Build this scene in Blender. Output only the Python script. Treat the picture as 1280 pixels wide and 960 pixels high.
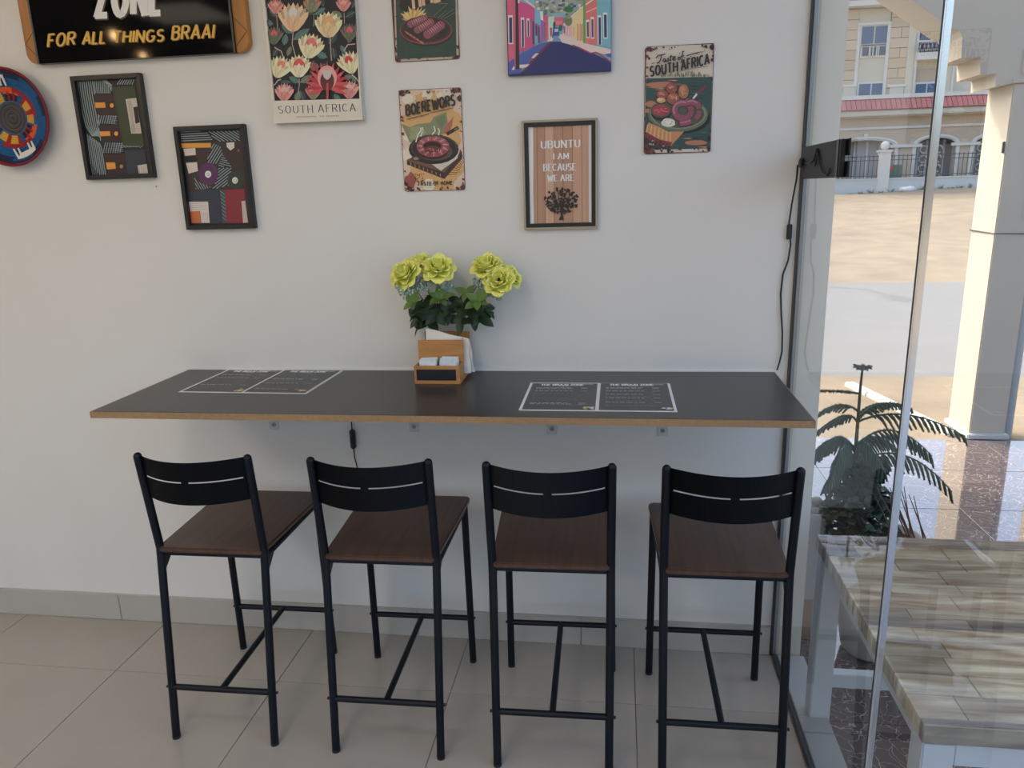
import bpy, bmesh, math, random
from mathutils import Vector, Matrix, Euler
for o in list(bpy.data.objects): bpy.data.objects.remove(o)
SC = bpy.context.scene
COL = SC.collection
R = math.radians
rnd = random.Random(7)

# ------------------------------------------------------------------ camera
F_PX, YAW, PITCH, ROLL = 942.7825, 0.144163, 0.251541, -0.029276
CAM = Vector((1.35272, -2.41403, 1.59275))
_fwd = Vector((-math.sin(YAW)*math.cos(PITCH), math.cos(YAW)*math.cos(PITCH), -math.sin(PITCH)))
_r0 = Vector((math.cos(YAW), math.sin(YAW), 0)); _u0 = _r0.cross(_fwd)
RT = _r0*math.cos(ROLL) + _u0*math.sin(ROLL); UP = -_r0*math.sin(ROLL) + _u0*math.cos(ROLL)
cd = bpy.data.cameras.new('camera'); cam = bpy.data.objects.new('camera', cd); COL.objects.link(cam)
cd.sensor_width = 36; cd.lens = F_PX/1280*36; cd.clip_start = .05; cd.clip_end = 500
cam.matrix_world = Matrix(((RT.x, UP.x, -_fwd.x, CAM.x), (RT.y, UP.y, -_fwd.y, CAM.y), (RT.z, UP.z, -_fwd.z, CAM.z), (0, 0, 0, 1)))
SC.camera = cam

def at(px, py, ax, val):
    """photo pixel -> point on the plane axis=val"""
    d = RT*((px-640)/F_PX) - UP*((py-480)/F_PX) + _fwd
    return CAM + d*((val-CAM[ax])/d[ax])

# ------------------------------------------------------------------ world, sun, exposure
SC.view_settings.view_transform = 'Standard'; SC.view_settings.look = 'None'
SC.view_settings.gamma = 1; SC.view_settings.use_curve_mapping = False
SC.view_settings.exposure = 0.2
SUN_DIR = Vector((-.62, .50, .95)).normalized()       # towards the sun
w = bpy.data.worlds.new('sky'); SC.world = w; w.use_nodes = True
nt = w.node_tree; bg = nt.nodes['Background']
sk = nt.nodes.new('ShaderNodeTexSky'); sk.sky_type = 'NISHITA'; sk.sun_disc = False
sk.sun_elevation = math.asin(SUN_DIR.z); sk.sun_rotation = math.atan2(SUN_DIR.x, SUN_DIR.y)
sk.dust_density = 6.0; sk.air_density = 1.0; sk.ozone_density = .6
nt.links.new(sk.outputs[0], bg.inputs[0]); bg.inputs[1].default_value = SKY_STRENGTH = .47
sl = bpy.data.lights.new('sun', 'SUN'); sl.energy = 2.3; sl.angle = R(.4); sl.color = (1, .95, .86)
so = bpy.data.objects.new('sun', sl); COL.objects.link(so)
so.rotation_euler = (-SUN_DIR).to_track_quat('-Z', 'Y').to_euler()

# ------------------------------------------------------------------ helpers
def lin(c):
    return tuple(((v/255)/12.92 if v <= 10 else (((v/255)+.055)/1.055)**2.4) for v in c[:3])

class MB:
    """collects geometry; build() links it as ONE mesh object"""
    def __init__(s): s.v = []; s.f = []; s.c = []; s.sm = []
    def add(s, vs, fs, col=None, smooth=False):
        b = len(s.v); s.v += [tuple(p) for p in vs]
        for f in fs: s.f.append([b+i for i in f]); s.c.append(col); s.sm.append(smooth)
        return s
    def box(s, a, b, M=None, col=None):
        x0, y0, z0 = a; x1, y1, z1 = b
        vs = [Vector(p) for p in ((x0,y0,z0),(x1,y0,z0),(x1,y1,z0),(x0,y1,z0),(x0,y0,z1),(x1,y0,z1),(x1,y1,z1),(x0,y1,z1))]
        if M: vs = [M @ v for v in vs]
        return s.add(vs, [(3,2,1,0),(4,5,6,7),(0,1,5,4),(1,2,6,5),(2,3,7,6),(3,0,4,7)], col)
    def prism(s, pts, vec, col=None):
        n = len(pts); vec = Vector(vec); a = [Vector(p) for p in pts]
        return s.add(a+[p+vec for p in a], [list(range(n)), list(range(2*n-1, n-1, -1))]+[(i, i+n, (i+1) % n+n, (i+1) % n) for i in range(n)], col)
    def tube(s, path, r, seg=10, caps=True, smooth=True, flat=1.0, col=None):
        P = [Vector(p) for p in path]; n = len(P)
        rr = r if isinstance(r, (list, tuple)) else [r]*n
        vs = []; T0 = None
        for i in range(n):
            t = (P[min(i+1, n-1)]-P[max(i-1, 0)]).normalized()
            if T0 is None:
                a = Vector((0,0,1)) if abs(t.z) < .9 else Vector((1,0,0)); N = t.cross(a).normalized()
            else:
                N = (N - t*N.dot(t)).normalized()
            B = t.cross(N); T0 = t
            k = 1.0
            if 0 < i < n-1:
                c = (P[i]-P[i-1]).normalized().dot((P[i+1]-P[i]).normalized()); k = 1/max(.6, math.sqrt((1+c)/2))
            for j in range(seg):
                a = 2*math.pi*j/seg; vs.append(P[i]+(N*math.cos(a)+B*math.sin(a)*flat)*rr[i]*(k if i else 1))
        fs = [(i*seg+j, i*seg+(j+1) % seg, (i+1)*seg+(j+1) % seg, (i+1)*seg+j) for i in range(n-1) for j in range(seg)]
        s.add(vs, fs, col, smooth)
        if caps:
            s.add(vs[:seg], [list(range(seg-1, -1, -1))], col); s.add(vs[-seg:], [list(range(seg))], col)
        return s
    def lathe(s, prof, c=(0,0,0), seg=32, smooth=True):
        c = Vector(c); n = len(prof)
        vs = [c+Vector((r*math.cos(2*math.pi*j/seg), r*math.sin(2*math.pi*j/seg), z)) for r, z in prof for j in range(seg)]
        return s.add(vs, [(i*seg+j, i*seg+(j+1) % seg, (i+1)*seg+(j+1) % seg, (i+1)*seg+j) for i in range(n-1) for j in range(seg)], None, smooth)
    def sphere(s, c, r, seg=12, rings=8, sc=(1,1,1), col=None):
        c = Vector(c); vs = [c+Vector((0,0,r*sc[2]))]
        for i in range(1, rings):
            a = math.pi*i/rings
            for j in range(seg):
                b = 2*math.pi*j/seg; vs.append(c+Vector((r*sc[0]*math.sin(a)*math.cos(b), r*sc[1]*math.sin(a)*math.sin(b), r*sc[2]*math.cos(a))))
        vs.append(c-Vector((0,0,r*sc[2]))); L = len(vs)-1
        fs = [(0, 1+j, 1+(j+1) % seg) for j in range(seg)]
        for i in range(rings-2):
            for j in range(seg): fs.append((1+i*seg+j, 1+(i+1)*seg+j, 1+(i+1)*seg+(j+1) % seg, 1+i*seg+(j+1) % seg))
        fs += [(L, 1+(rings-2)*seg+(j+1) % seg, 1+(rings-2)*seg+j) for j in range(seg)]
        return s.add(vs, fs, col, True)
    def mesh(s, name, bevel=0, seg=2):
        me = bpy.data.meshes.new(name); me.from_pydata(s.v, [], s.f)
        me.polygons.foreach_set('use_smooth', s.sm)
        if any(c is not None for c in s.c):
            at_ = me.color_attributes.new('ink', 'FLOAT_COLOR', 'CORNER'); buf = []
            for p, c in zip(me.polygons, s.c):
                c = c or (0, 0, 0); buf += [c[0], c[1], c[2], 1.0]*p.loop_total
            at_.data.foreach_set('color', buf)
        if bevel:
            bm = bmesh.new(); bm.from_mesh(me); bmesh.ops.remove_doubles(bm, verts=bm.verts, dist=1e-6)
            bmesh.ops.recalc_face_normals(bm, faces=bm.faces)
            ed = [e for e in bm.edges if len(e.link_faces) == 2 and e.calc_face_angle(0) > .5]
            bmesh.ops.bevel(bm, geom=ed, offset=bevel, segments=seg, affect='EDGES', clamp_overlap=True)
            bm.to_mesh(me); bm.free()
        return me
    def build(s, name, mat, parent=None, world=False, bevel=0, seg=2, kind=None):
        if world and parent is not None:
            off = wloc(parent); s.v = [tuple(Vector(v)-off) for v in s.v]
        return link(name, s.mesh(name, bevel, seg), mat, parent, kind)

def link(name, me, mat, parent=None, kind=None):
    if mat is not None and not me.materials: me.materials.append(mat)
    o = bpy.data.objects.new(name, me); COL.objects.link(o); o.parent = parent
    if kind: o['kind'] = kind
    return o
def wloc(o):
    v = Vector((0,0,0))
    while o is not None: v += o.location; o = o.parent
    return v
def thing(name, label, cat, loc=(0,0,0), rz=0, group=None):
    o = bpy.data.objects.new(name, None); COL.objects.link(o); o.location = loc; o.rotation_euler = (0, 0, rz)
    o.empty_display_size = .05
    return tag(o, label, cat, group)
def tag(o, label, cat, group=None):
    o['label'] = label; o['category'] = cat
    if group: o['group'] = group
    return o
def struct(name, label=None, loc=(0,0,0)):
    o = bpy.data.objects.new(name, None); COL.objects.link(o); o.location = loc; o['kind'] = 'structure'
    o.empty_display_size = .05
    if label: o['label'] = label
    return o
def copy_tree(o, parent=None):
    c = o.copy(); COL.objects.link(c); c.parent = parent
    for ch in list(o.children): copy_tree(ch, c)
    return c

# ------------------------------------------------------------------ materials
def mat(name, col, rough=.5, metal=0, bump=0, bscale=60, mott=0, mscale=4, coat=0, spec=.5, wave=None, alpha=None, tint=None, objrand=0):
    m = bpy.data.materials.new(name); m.use_nodes = True; n = m.node_tree.nodes; l = m.node_tree.links
    b = n['Principled BSDF']; b.inputs['Roughness'].default_value = rough; b.inputs['Metallic'].default_value = metal
    b.inputs['Specular IOR Level'].default_value = spec; b.inputs['Coat Weight'].default_value = coat; b.inputs['Coat Roughness'].default_value = .05
    b.inputs['Base Color'].default_value = (*col, 1)
    tc = n.new('ShaderNodeTexCoord'); src = None
    if mott or wave:
        if wave:                         # wood grain: stretched noise along an axis
            mp = n.new('ShaderNodeMapping'); mp.inputs['Scale'].default_value = wave
            l.new(tc.outputs['Object'], mp.inputs[0])
            t = n.new('ShaderNodeTexNoise'); t.inputs['Scale'].default_value = 1; t.inputs['Detail'].default_value = 5; t.inputs['Distortion'].default_value = .6
            l.new(mp.outputs[0], t.inputs['Vector'])
        else:
            t = n.new('ShaderNodeTexNoise'); t.inputs['Scale'].default_value = mscale; t.inputs['Detail'].default_value = 6; t.inputs['Roughness'].default_value = .6
            l.new(tc.outputs['Object'], t.inputs['Vector'])
        rp = n.new('ShaderNodeValToRGB'); rp.color_ramp.elements[0].position = .3; rp.color_ramp.elements[1].position = .7
        k = mott or .3
        c2 = tint or tuple(v*(1-k) for v in col)
        rp.color_ramp.elements[0].color = (*c2, 1); rp.color_ramp.elements[1].color = (*col, 1)
        l.new(t.outputs['Fac'], rp.inputs[0]); src = rp.outputs[0]
    if objrand:
        oi = n.new('ShaderNodeObjectInfo'); hs = n.new('ShaderNodeHueSaturation')
        mr = n.new('ShaderNodeMapRange'); mr.inputs[3].default_value = 1-objrand; mr.inputs[4].default_value = 1+objrand
        l.new(oi.outputs['Random'], mr.inputs[0]); l.new(mr.outputs[0], hs.inputs['Value'])
        if src: l.new(src, hs.inputs['Color'])
        else: hs.inputs['Color'].default_value = (*col, 1)
        src = hs.outputs[0]
    if src: l.new(src, b.inputs['Base Color'])
    if bump:
        t2 = n.new('ShaderNodeTexNoise'); t2.inputs['Scale'].default_value = bscale; t2.inputs['Detail'].default_value = 4
        l.new(tc.outputs['Object'], t2.inputs['Vector'])
        bp = n.new('ShaderNodeBump'); bp.inputs['Strength'].default_value = bump; bp.inputs['Distance'].default_value = .01
        l.new(t2.outputs['Fac'], bp.inputs['Height']); l.new(bp.outputs[0], b.inputs['Normal'])
    return m
def ink_mat(name, rough=.45, coat=0, gain=1.0):
    m = bpy.data.materials.new(name); m.use_nodes = True; n = m.node_tree.nodes; l = m.node_tree.links
    b = n['Principled BSDF']; b.inputs['Roughness'].default_value = rough; b.inputs['Coat Weight'].default_value = coat; b.inputs['Coat Roughness'].default_value = .04
    a = n.new('ShaderNodeVertexColor'); a.layer_name = 'ink'; l.new(a.outputs[0], b.inputs['Base Color'])
    return m
def glass_mat(name, tintc=(.96, .985, .975), ior=1.5):
    m = bpy.data.materials.new(name); m.use_nodes = True; n = m.node_tree.nodes; l = m.node_tree.links
    for x in list(n):
        if x.type != 'OUTPUT_MATERIAL': n.remove(x)
    tr = n.new('ShaderNodeBsdfTransparent'); tr.inputs[0].default_value = (*tintc, 1)
    gl = n.new('ShaderNodeBsdfGlossy'); gl.inputs['Roughness'].default_value = 0
    fr = n.new('ShaderNodeFresnel'); fr.inputs[0].default_value = ior; mx = n.new('ShaderNodeMixShader')
    l.new(fr.outputs[0], mx.inputs[0]); l.new(tr.outputs[0], mx.inputs[1]); l.new(gl.outputs[0], mx.inputs[2])
    l.new(mx.outputs[0], n['Material Output'].inputs[0]); return m
def emit_mat(name, col, s):
    m = bpy.data.materials.new(name); m.use_nodes = True; b = m.node_tree.nodes['Principled BSDF']
    b.inputs['Base Color'].default_value = (*col, 1); b.inputs['Emission Color'].default_value = (*col, 1); b.inputs['Emission Strength'].default_value = s
    return m
def vein_mat(name, base, dark, vein, rough=.06, scale=3.0):
    m = mat(name, base, rough, mott=.4, mscale=2.2, tint=dark); n = m.node_tree.nodes; l = m.node_tree.links
    b = n['Principled BSDF']; src = b.inputs['Base Color'].links[0].from_socket
    tc = n['Texture Coordinate']; dn = n.new('ShaderNodeTexNoise'); dn.inputs['Scale'].default_value = 5; dn.inputs['Detail'].default_value = 4
    l.new(tc.outputs['Object'], dn.inputs['Vector'])
    va = n.new('ShaderNodeVectorMath'); va.operation = 'SCALE'; va.inputs['Scale'].default_value = .35; l.new(dn.outputs['Color'], va.inputs[0])
    vb = n.new('ShaderNodeVectorMath'); l.new(tc.outputs['Object'], vb.inputs[0]); l.new(va.outputs[0], vb.inputs[1])
    vo = n.new('ShaderNodeTexVoronoi'); vo.feature = 'DISTANCE_TO_EDGE'; vo.inputs['Scale'].default_value = scale; l.new(vb.outputs[0], vo.inputs['Vector'])
    n2 = n.new('ShaderNodeTexNoise'); n2.inputs['Scale'].default_value = 9; l.new(tc.outputs['Object'], n2.inputs['Vector'])
    mm = n.new('ShaderNodeMath'); mm.operation = 'MULTIPLY'; mm.inputs[1].default_value = .032; l.new(n2.outputs['Fac'], mm.inputs[0])
    lt = n.new('ShaderNodeMath'); lt.operation = 'LESS_THAN'; l.new(vo.outputs['Distance'], lt.inputs[0]); l.new(mm.outputs[0], lt.inputs[1])
    mx = n.new('ShaderNodeMix'); mx.data_type = 'RGBA'; l.new(lt.outputs[0], mx.inputs['Factor']); l.new(src, mx.inputs['A']); mx.inputs['B'].default_value = (*vein, 1)
    l.new(mx.outputs['Result'], b.inputs['Base Color']); b.inputs['Specular IOR Level'].default_value = 1.0; b.inputs['Coat Weight'].default_value = 1.0; b.inputs['Coat IOR'].default_value = 1.6; return m

M = {}
M['wall'] = mat('wall_paint', (.80, .79, .765), .55, bump=.05, bscale=25, mott=.045, mscale=1.6)
M['ceil'] = mat('ceiling_paint', (.82, .81, .79), .7)
M['tile'] = mat('floor_tile', (.455, .42, .37), .17, mott=.07, mscale=3.5, objrand=.025)
M['grout'] = mat('grout', (.30, .28, .25), .8)
M['base'] = mat('baseboard_tile', (.50, .475, .435), .25, mott=.06, mscale=6, objrand=.03)
M['lam'] = mat('black_laminate', (.030, .028, .029), .32, bump=.02, bscale=300)
M['mdf'] = mat('mdf_edge', (.40, .25, .13), .6, mott=.25, mscale=90)
M['black'] = mat('black_powdercoat', (.0032, .0056, .0105), .42, spec=.28, bump=.03, bscale=500)
M['bolt'] = mat('dark_bolt', (.02, .02, .025), .3, metal=.6)
M['seat'] = mat('stained_wood', (.105, .052, .032), .34, wave=(60, 3, 20), mott=.35)
M['alu'] = mat('grey_aluminium', (.25, .27, .28), .35, metal=.6)
M['dark_alu'] = mat('dark_aluminium', (.07, .075, .08), .4, metal=.4)
M['chrome'] = mat('bright_aluminium', (.75, .76, .77), .18, metal=.9)
M['glass'] = glass_mat('window_glass')
M['white_metal'] = mat('white_painted_metal', (.62, .63, .64), .4)
M['screw'] = mat('screw_steel', (.25, .25, .26), .35, metal=.9)
M['plastic'] = mat('black_plastic', (.012, .012, .014), .4)
M['signback'] = mat('sign_back_plastic', (.014, .014, .017), .5, mott=.2, mscale=20)
M['tape'] = mat('black_tape', (.006, .006, .008), .25)
M['ink'] = ink_mat('print_ink', .5); M['ink_tin'] = ink_mat('tin_print', .42); M['ink_gloss'] = ink_mat('gloss_print', .5, .25)
M['paper'] = mat('white_paper', (.78, .77, .74), .6)
M['frame'] = mat('black_frame', (.012, .012, .014), .35)
M['gold'] = mat('champagne_frame', (.42, .36, .28), .35, metal=.3)
M['owood'] = mat('orange_wood', (.52, .22, .05), .4, wave=(40, 8, 3), mott=.35)
M['acacia'] = mat('caddy_wood', (.62, .29, .095), .42, wave=(5, 30, 55), mott=.35)
M['chalk'] = mat('chalk_panel', (.008, .009, .016), .35)
M['signblack'] = mat('black_acrylic', (.003, .003, .004), .06, spec=.07)
M['napkin'] = mat('napkin_paper', (.88, .84, .76), .8, bump=.15, bscale=40)
M['petal'] = mat('yellow_petal', (.93, .93, .07), .5, mott=.25, mscale=40, tint=(.93, .93, .34))
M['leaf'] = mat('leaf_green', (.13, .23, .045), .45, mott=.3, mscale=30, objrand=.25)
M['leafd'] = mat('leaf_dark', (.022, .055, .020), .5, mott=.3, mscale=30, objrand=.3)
M['stem'] = mat('stem_green', (.05, .10, .05), .5)
M['sprig'] = mat('filler_green', (.33, .45, .38), .5)
M['sprigw'] = mat('filler_white', (.75, .78, .76), .5)
M['coil'] = ink_mat('woven_coil', .75)
M['sand'] = mat('sand', (.265, .215, .150), .95, mott=.35, mscale=1.3, bump=.6, bscale=6)
M['asphalt'] = mat('pale_asphalt', (.175, .177, .176), .9, mott=.1, mscale=3, bump=.2, bscale=60)
M['terr'] = vein_mat('terrace_marble', (.15, .10, .09), (.07, .05, .048), (.42, .37, .34), .05, 15)
M['sill'] = mat('sill_tile', (.55, .54, .51), .15, mott=.05)
M['render'] = mat('cream_render', (.50, .45, .37), .9, bump=.1, bscale=30, mott=.07, mscale=2)
M['pier'] = mat('pier_paint', (.82, .745, .60), .8, mott=.06, mscale=2)
M['bwall'] = mat('building_beige', (.54, .44, .335), .9)
M['bcream'] = mat('building_cream', (.64, .585, .455), .9)
M['bblock'] = mat('building_stone', (.60, .48, .325), .9, objrand=.08)
M['bwhite'] = mat('building_white_trim', (.68, .66, .60), .8)
M['broof'] = mat('red_roof_tile', (.46, .17, .15), .7, objrand=.1)
M['bglass'] = mat('far_window_glass', (.07, .12, .22), .15)
M['bdark'] = mat('far_dark_glass', (.10, .11, .14), .3)
M['bgrey'] = mat('far_garage_door', (.40, .38, .39), .7)
M['iron'] = mat('fence_iron', (.05, .05, .055), .5)
M['fwall'] = mat('low_wall_paint', (.60, .62, .60), .9)
M['twhite'] = mat('white_table_paint', (.72, .73, .73), .35)
M['plank'] = mat('printed_plank', (.90, .82, .60), .30, wave=(5, 38, 10), mott=.5, tint=(.36, .23, .115), objrand=.22)
M['plankd'] = mat('weathered_dark_plank', (.58, .49, .37), .35, wave=(5, 48, 10), mott=.5, tint=(.13, .095, .075), objrand=.2)
M['pot'] = mat('pot_glaze', (.56, .52, .46), .4)
M['pottan'] = mat('tan_clay', (.45, .27, .13), .6)
M['pebble'] = mat('pebble_stone', (.55, .53, .50), .6, objrand=.25)
M['soil'] = mat('dark_soil', (.05, .04, .03), .95)
M['pine'] = mat('pine_needle', (.045, .085, .045), .6, mott=.3, mscale=30)
M['bark'] = mat('pine_stem', (.10, .09, .05), .8)
M['reed'] = mat('reed_brown', (.16, .085, .06), .7)
M['pipe'] = mat('grey_pipe', (.36, .39, .40), .5)
M['kerb'] = mat('white_kerb', (.52, .51, .49), .8)
M['greenbox'] = mat('green_box', (.05, .17, .12), .6); M['redbit'] = mat('red_patch', (.5, .06, .06), .6)
M['sachet'] = mat('sachet_paper', (.84, .86, .87), .4, mott=.35, mscale=55, tint=(.50, .62, .70), objrand=.06)
M['lampblk'] = mat('lamp_black', (.02, .02, .02), .5)
M['trash'] = mat('white_litter', (.6, .6, .6), .7)

# ------------------------------------------------------------------ the room
GX = 1.895                                   # plane of the shop window
XL, YB, ZC = -3.2, -5.6, 2.95
wb = MB().box((XL-.15, 0, -.02), (1.9, .16, ZC+.35)).build('wall_back', M['wall']); wb['kind'] = 'structure'
wb['label'] = 'white painted wall hung with pictures and signs'
o = MB().box((1.9005, 0, -.2), (1.985, .16, 3.35)).build('wall_pier', M['pier']); o['kind'] = 'structure'; o['label'] = 'beige end of the wall outside the window'
o = MB().box((XL-.15, YB-.15, -.02), (XL, 0, ZC)).build('wall_left', M['wall']); o['kind'] = 'structure'
wf = struct('added_front_glazing', 'unseen glazed front added behind the camera to let in daylight')  # glazing added behind the camera so daylight reaches the picture wall
for i in range(5):
    xa = XL+(GX-XL)*i/4
    MB().box((xa-.02, YB-.05, 0), (xa+.02, YB, ZC)).build('post', M['dark_alu'], wf)
    if i < 4: MB().add([(xa+.02, YB-.025, .0), (xa+(GX-XL)/4-.02, YB-.025, .0), (xa+(GX-XL)/4-.02, YB-.025, ZC), (xa+.02, YB-.025, ZC)], [(0, 1, 2, 3)]).build('glass_pane', M['glass'], wf)
o = MB().box((XL-.15, YB-.15, ZC), (GX+.1, 0, ZC+.35)).build('ceiling', M['ceil']); o['kind'] = 'structure'
fl = MB().box((XL, YB, -.16), (GX+.012, 0, -.004)).build('floor', M['grout']); fl['kind'] = 'structure'
fl['label'] = 'glossy beige floor tiles with fine grey joints'
TX0, TY0, TS = -.3854, -.3172, .6
x = TX0-TS*5
tile_cache = {}
for i in range(-5, 5):
    for j in range(-9, 2):
        x0, x1 = max(TX0+TS*i, XL), min(TX0+TS*(i+1), GX-.0095)
        y0, y1 = max(TY0+TS*(j-1), YB), min(TY0+TS*j, 0)
        if x1-x0 < .02 or y1-y0 < .02: continue
        k = (round(x1-x0, 4), round(y1-y0, 4)); g = .0013
        if k not in tile_cache:
            me = MB().box((g, g, -.006), (k[0]-g, k[1]-g, 0)).mesh('tile', .0008, 1); me.materials.append(M['tile']); tile_cache[k] = me
        t = link('tile', tile_cache[k], None, fl); t.location = (x0, y0, 0)
bb = struct('baseboard_back', 'pale tile skirting along the white wall')
for i in range(-5, 4):
    x0, x1 = max(.028+.6*i, XL), min(.028+.6*(i+1), 1.881)
    if x1 > x0: MB().box((x0+.0012, -.013, .0005), (x1-.0012, -.0003, .107)).build('skirting_tile', M['base'], bb, bevel=.0015)
MB().box((XL, -.010, .107), (1.881, -.0003, .109)).build('skirting_joint', M['base'], bb)
o = MB().box((-.15, -.0055, 1.0117), (1.845, -.0003, 1.0165)).build('trim_1', M['wall']); o['kind'] = 'structure'

# shop window at the right: jamb, channels, panes, joint strips
win = struct('window_1', 'tall frameless shop window with slim vertical joint strip')
MB().box((1.882, -.014, .0), (1.9, -.0003, ZC)).build('jamb', M['dark_alu'], win, bevel=.001)
MB().box((1.889, -.020, .012), (1.899, -.0145, ZC)).build('jamb_bead', M['alu'], win)
MB().box((GX-.008, YB, .0005), (GX+.008, -.021, .012)).build('bottom_channel', M['dark_alu'], win, bevel=.002)
MB().box((GX-.008, YB, ZC-.03), (GX+.008, -.021, ZC-.001)).build('top_channel', M['dark_alu'], win)
ys = [-.021, -.95, -2.5, -4.05, YB+.01]
for a, b in zip(ys[:-1], ys[1:]):
    MB().add([(GX, a-.004, .016), (GX, b+.004, .016), (GX, b+.004, ZC-.03), (GX, a-.004, ZC-.03)], [(0, 1, 2, 3)]).build('glass_pane', M['glass'], win)
for y in ys[1:4]:
    st = MB().box((GX-.007, y-.0055, .016), (GX+.007, y+.0055, ZC-.03)).build('joint_strip', M['chrome'], win, bevel=.0025)
    MB().box((GX-.0085, y-.0016, .016), (GX-.0072, y+.0016, ZC-.03)).build('joint_groove', M['dark_alu'], st)
sill = struct('trim_2', 'pale stone sill strip outside the shop window')
yy = -.005; k = 0
while yy > YB:
    y2 = max(yy-(.39 if k == 0 else .6), YB); k += 1
    MB().box((GX+.013, y2+.001, -.16), (1.997, yy-.001, 0.001)).build('sill_stone', M['sill'], sill, bevel=.002); yy = y2

# out of view: two warm pendants, and flat ceiling panels added as fill light
def pendant(loc, label):
    t = thing('pendant_lamp', label, 'lamp', loc, group='warm pendant bulbs')
    MB().tube([(0,0,.10), (0,0,ZC-loc[2])], .004, 6).build('cord', M['lampblk'], t)
    MB().lathe([(.0,.10),(.02,.10),(.022,.03),(.0,.03)], seg=16).build('socket', M['lampblk'], t)
    MB().sphere((0,0,.005), .016, 14, 10, (1,1,1.5)).build('bulb', emit_mat('warm_bulb', (1, .62, .28), 220), t)
pendant((-1.33, -1.69, 2.45), 'warm glowing pendant bulb nearer the picture wall')
pendant((-1.63, -2.41, 2.47), 'warm glowing pendant bulb farther from the picture wall')
FILL_PANEL_W = 7.5  # strength of the panels added to brighten the room
k = 0
for px_, py_ in ((-1.9, -3.4), (.3, -3.4), (-1.9, -4.8), (.3, -4.8), (-1.9, -2.0), (.3, -2.0)):
    nm = ['beside the left wall, middle row', 'nearest above the bar stools side, middle row', 'in the far left corner', 'in the far right corner', 'beside the pendant bulbs', 'closest to the bar counter'][k]; k += 1
    t = thing('fill_panel', 'square white added fill light on the ceiling '+nm, 'lamp', (px_, py_, ZC), group='added ceiling fill panels')
    MB().box((-.31, -.31, -.012), (.31, .31, -.0005)).build('frame', M['white_metal'], t, bevel=.003)
    MB().box((-.29, -.29, -.014), (.29, .29, -.0122)).build('diffuser', emit_mat('fill_panel_glow', (1, .86, .70), FILL_PANEL_W), t)

# ------------------------------------------------------------------ bar counter
ct = thing('bar_counter', 'long black wall-mounted bar counter with bare brown board edge', 'counter', (.847, 0, .99))
MB().box((-.148, -.520, .9922), (1.842, -.0005, 1.0113)).build('top_panel', M['lam'], ct, True, bevel=.0008)
MB().box((-.149, -.5225, .9918), (1.843, -.5202, 1.0105)).build('front_edge', M['mdf'], ct, True)
MB().box((-.1505, -.5225, .9918), (-.1482, -.0005, 1.0105)).build('end_edge', M['mdf'], ct, True)
MB().box((1.8422, -.5225, .9918), (1.8445, -.0005, 1.0105)).build('end_edge', M['mdf'], ct, True)
for bx in (.146, .657, 1.134, 1.499):
    b = MB(); b.box((bx-.0175, -.003, .792), (bx+.0175, -.0005, .990)); b.box((bx-.0175, -.24, .9885), (bx+.0175, -.0005, .9917))
    b.prism([(bx-.002, -.003, .985), (bx-.002, -.12, .9885), (bx-.002, -.003, .87)], (.004, 0, 0))
    br = b.build('bracket', M['white_metal'], ct, True)
    MB().tube([(bx, -.003, .812), (bx, -.0065, .812)], .0075, 12).build('screw', M['screw'], br, True)
    MB().box((bx-.003, -.0071, .8112), (bx+.003, -.0066, .8128)).build('screw_slot', M['bolt'], br, True)

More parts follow.
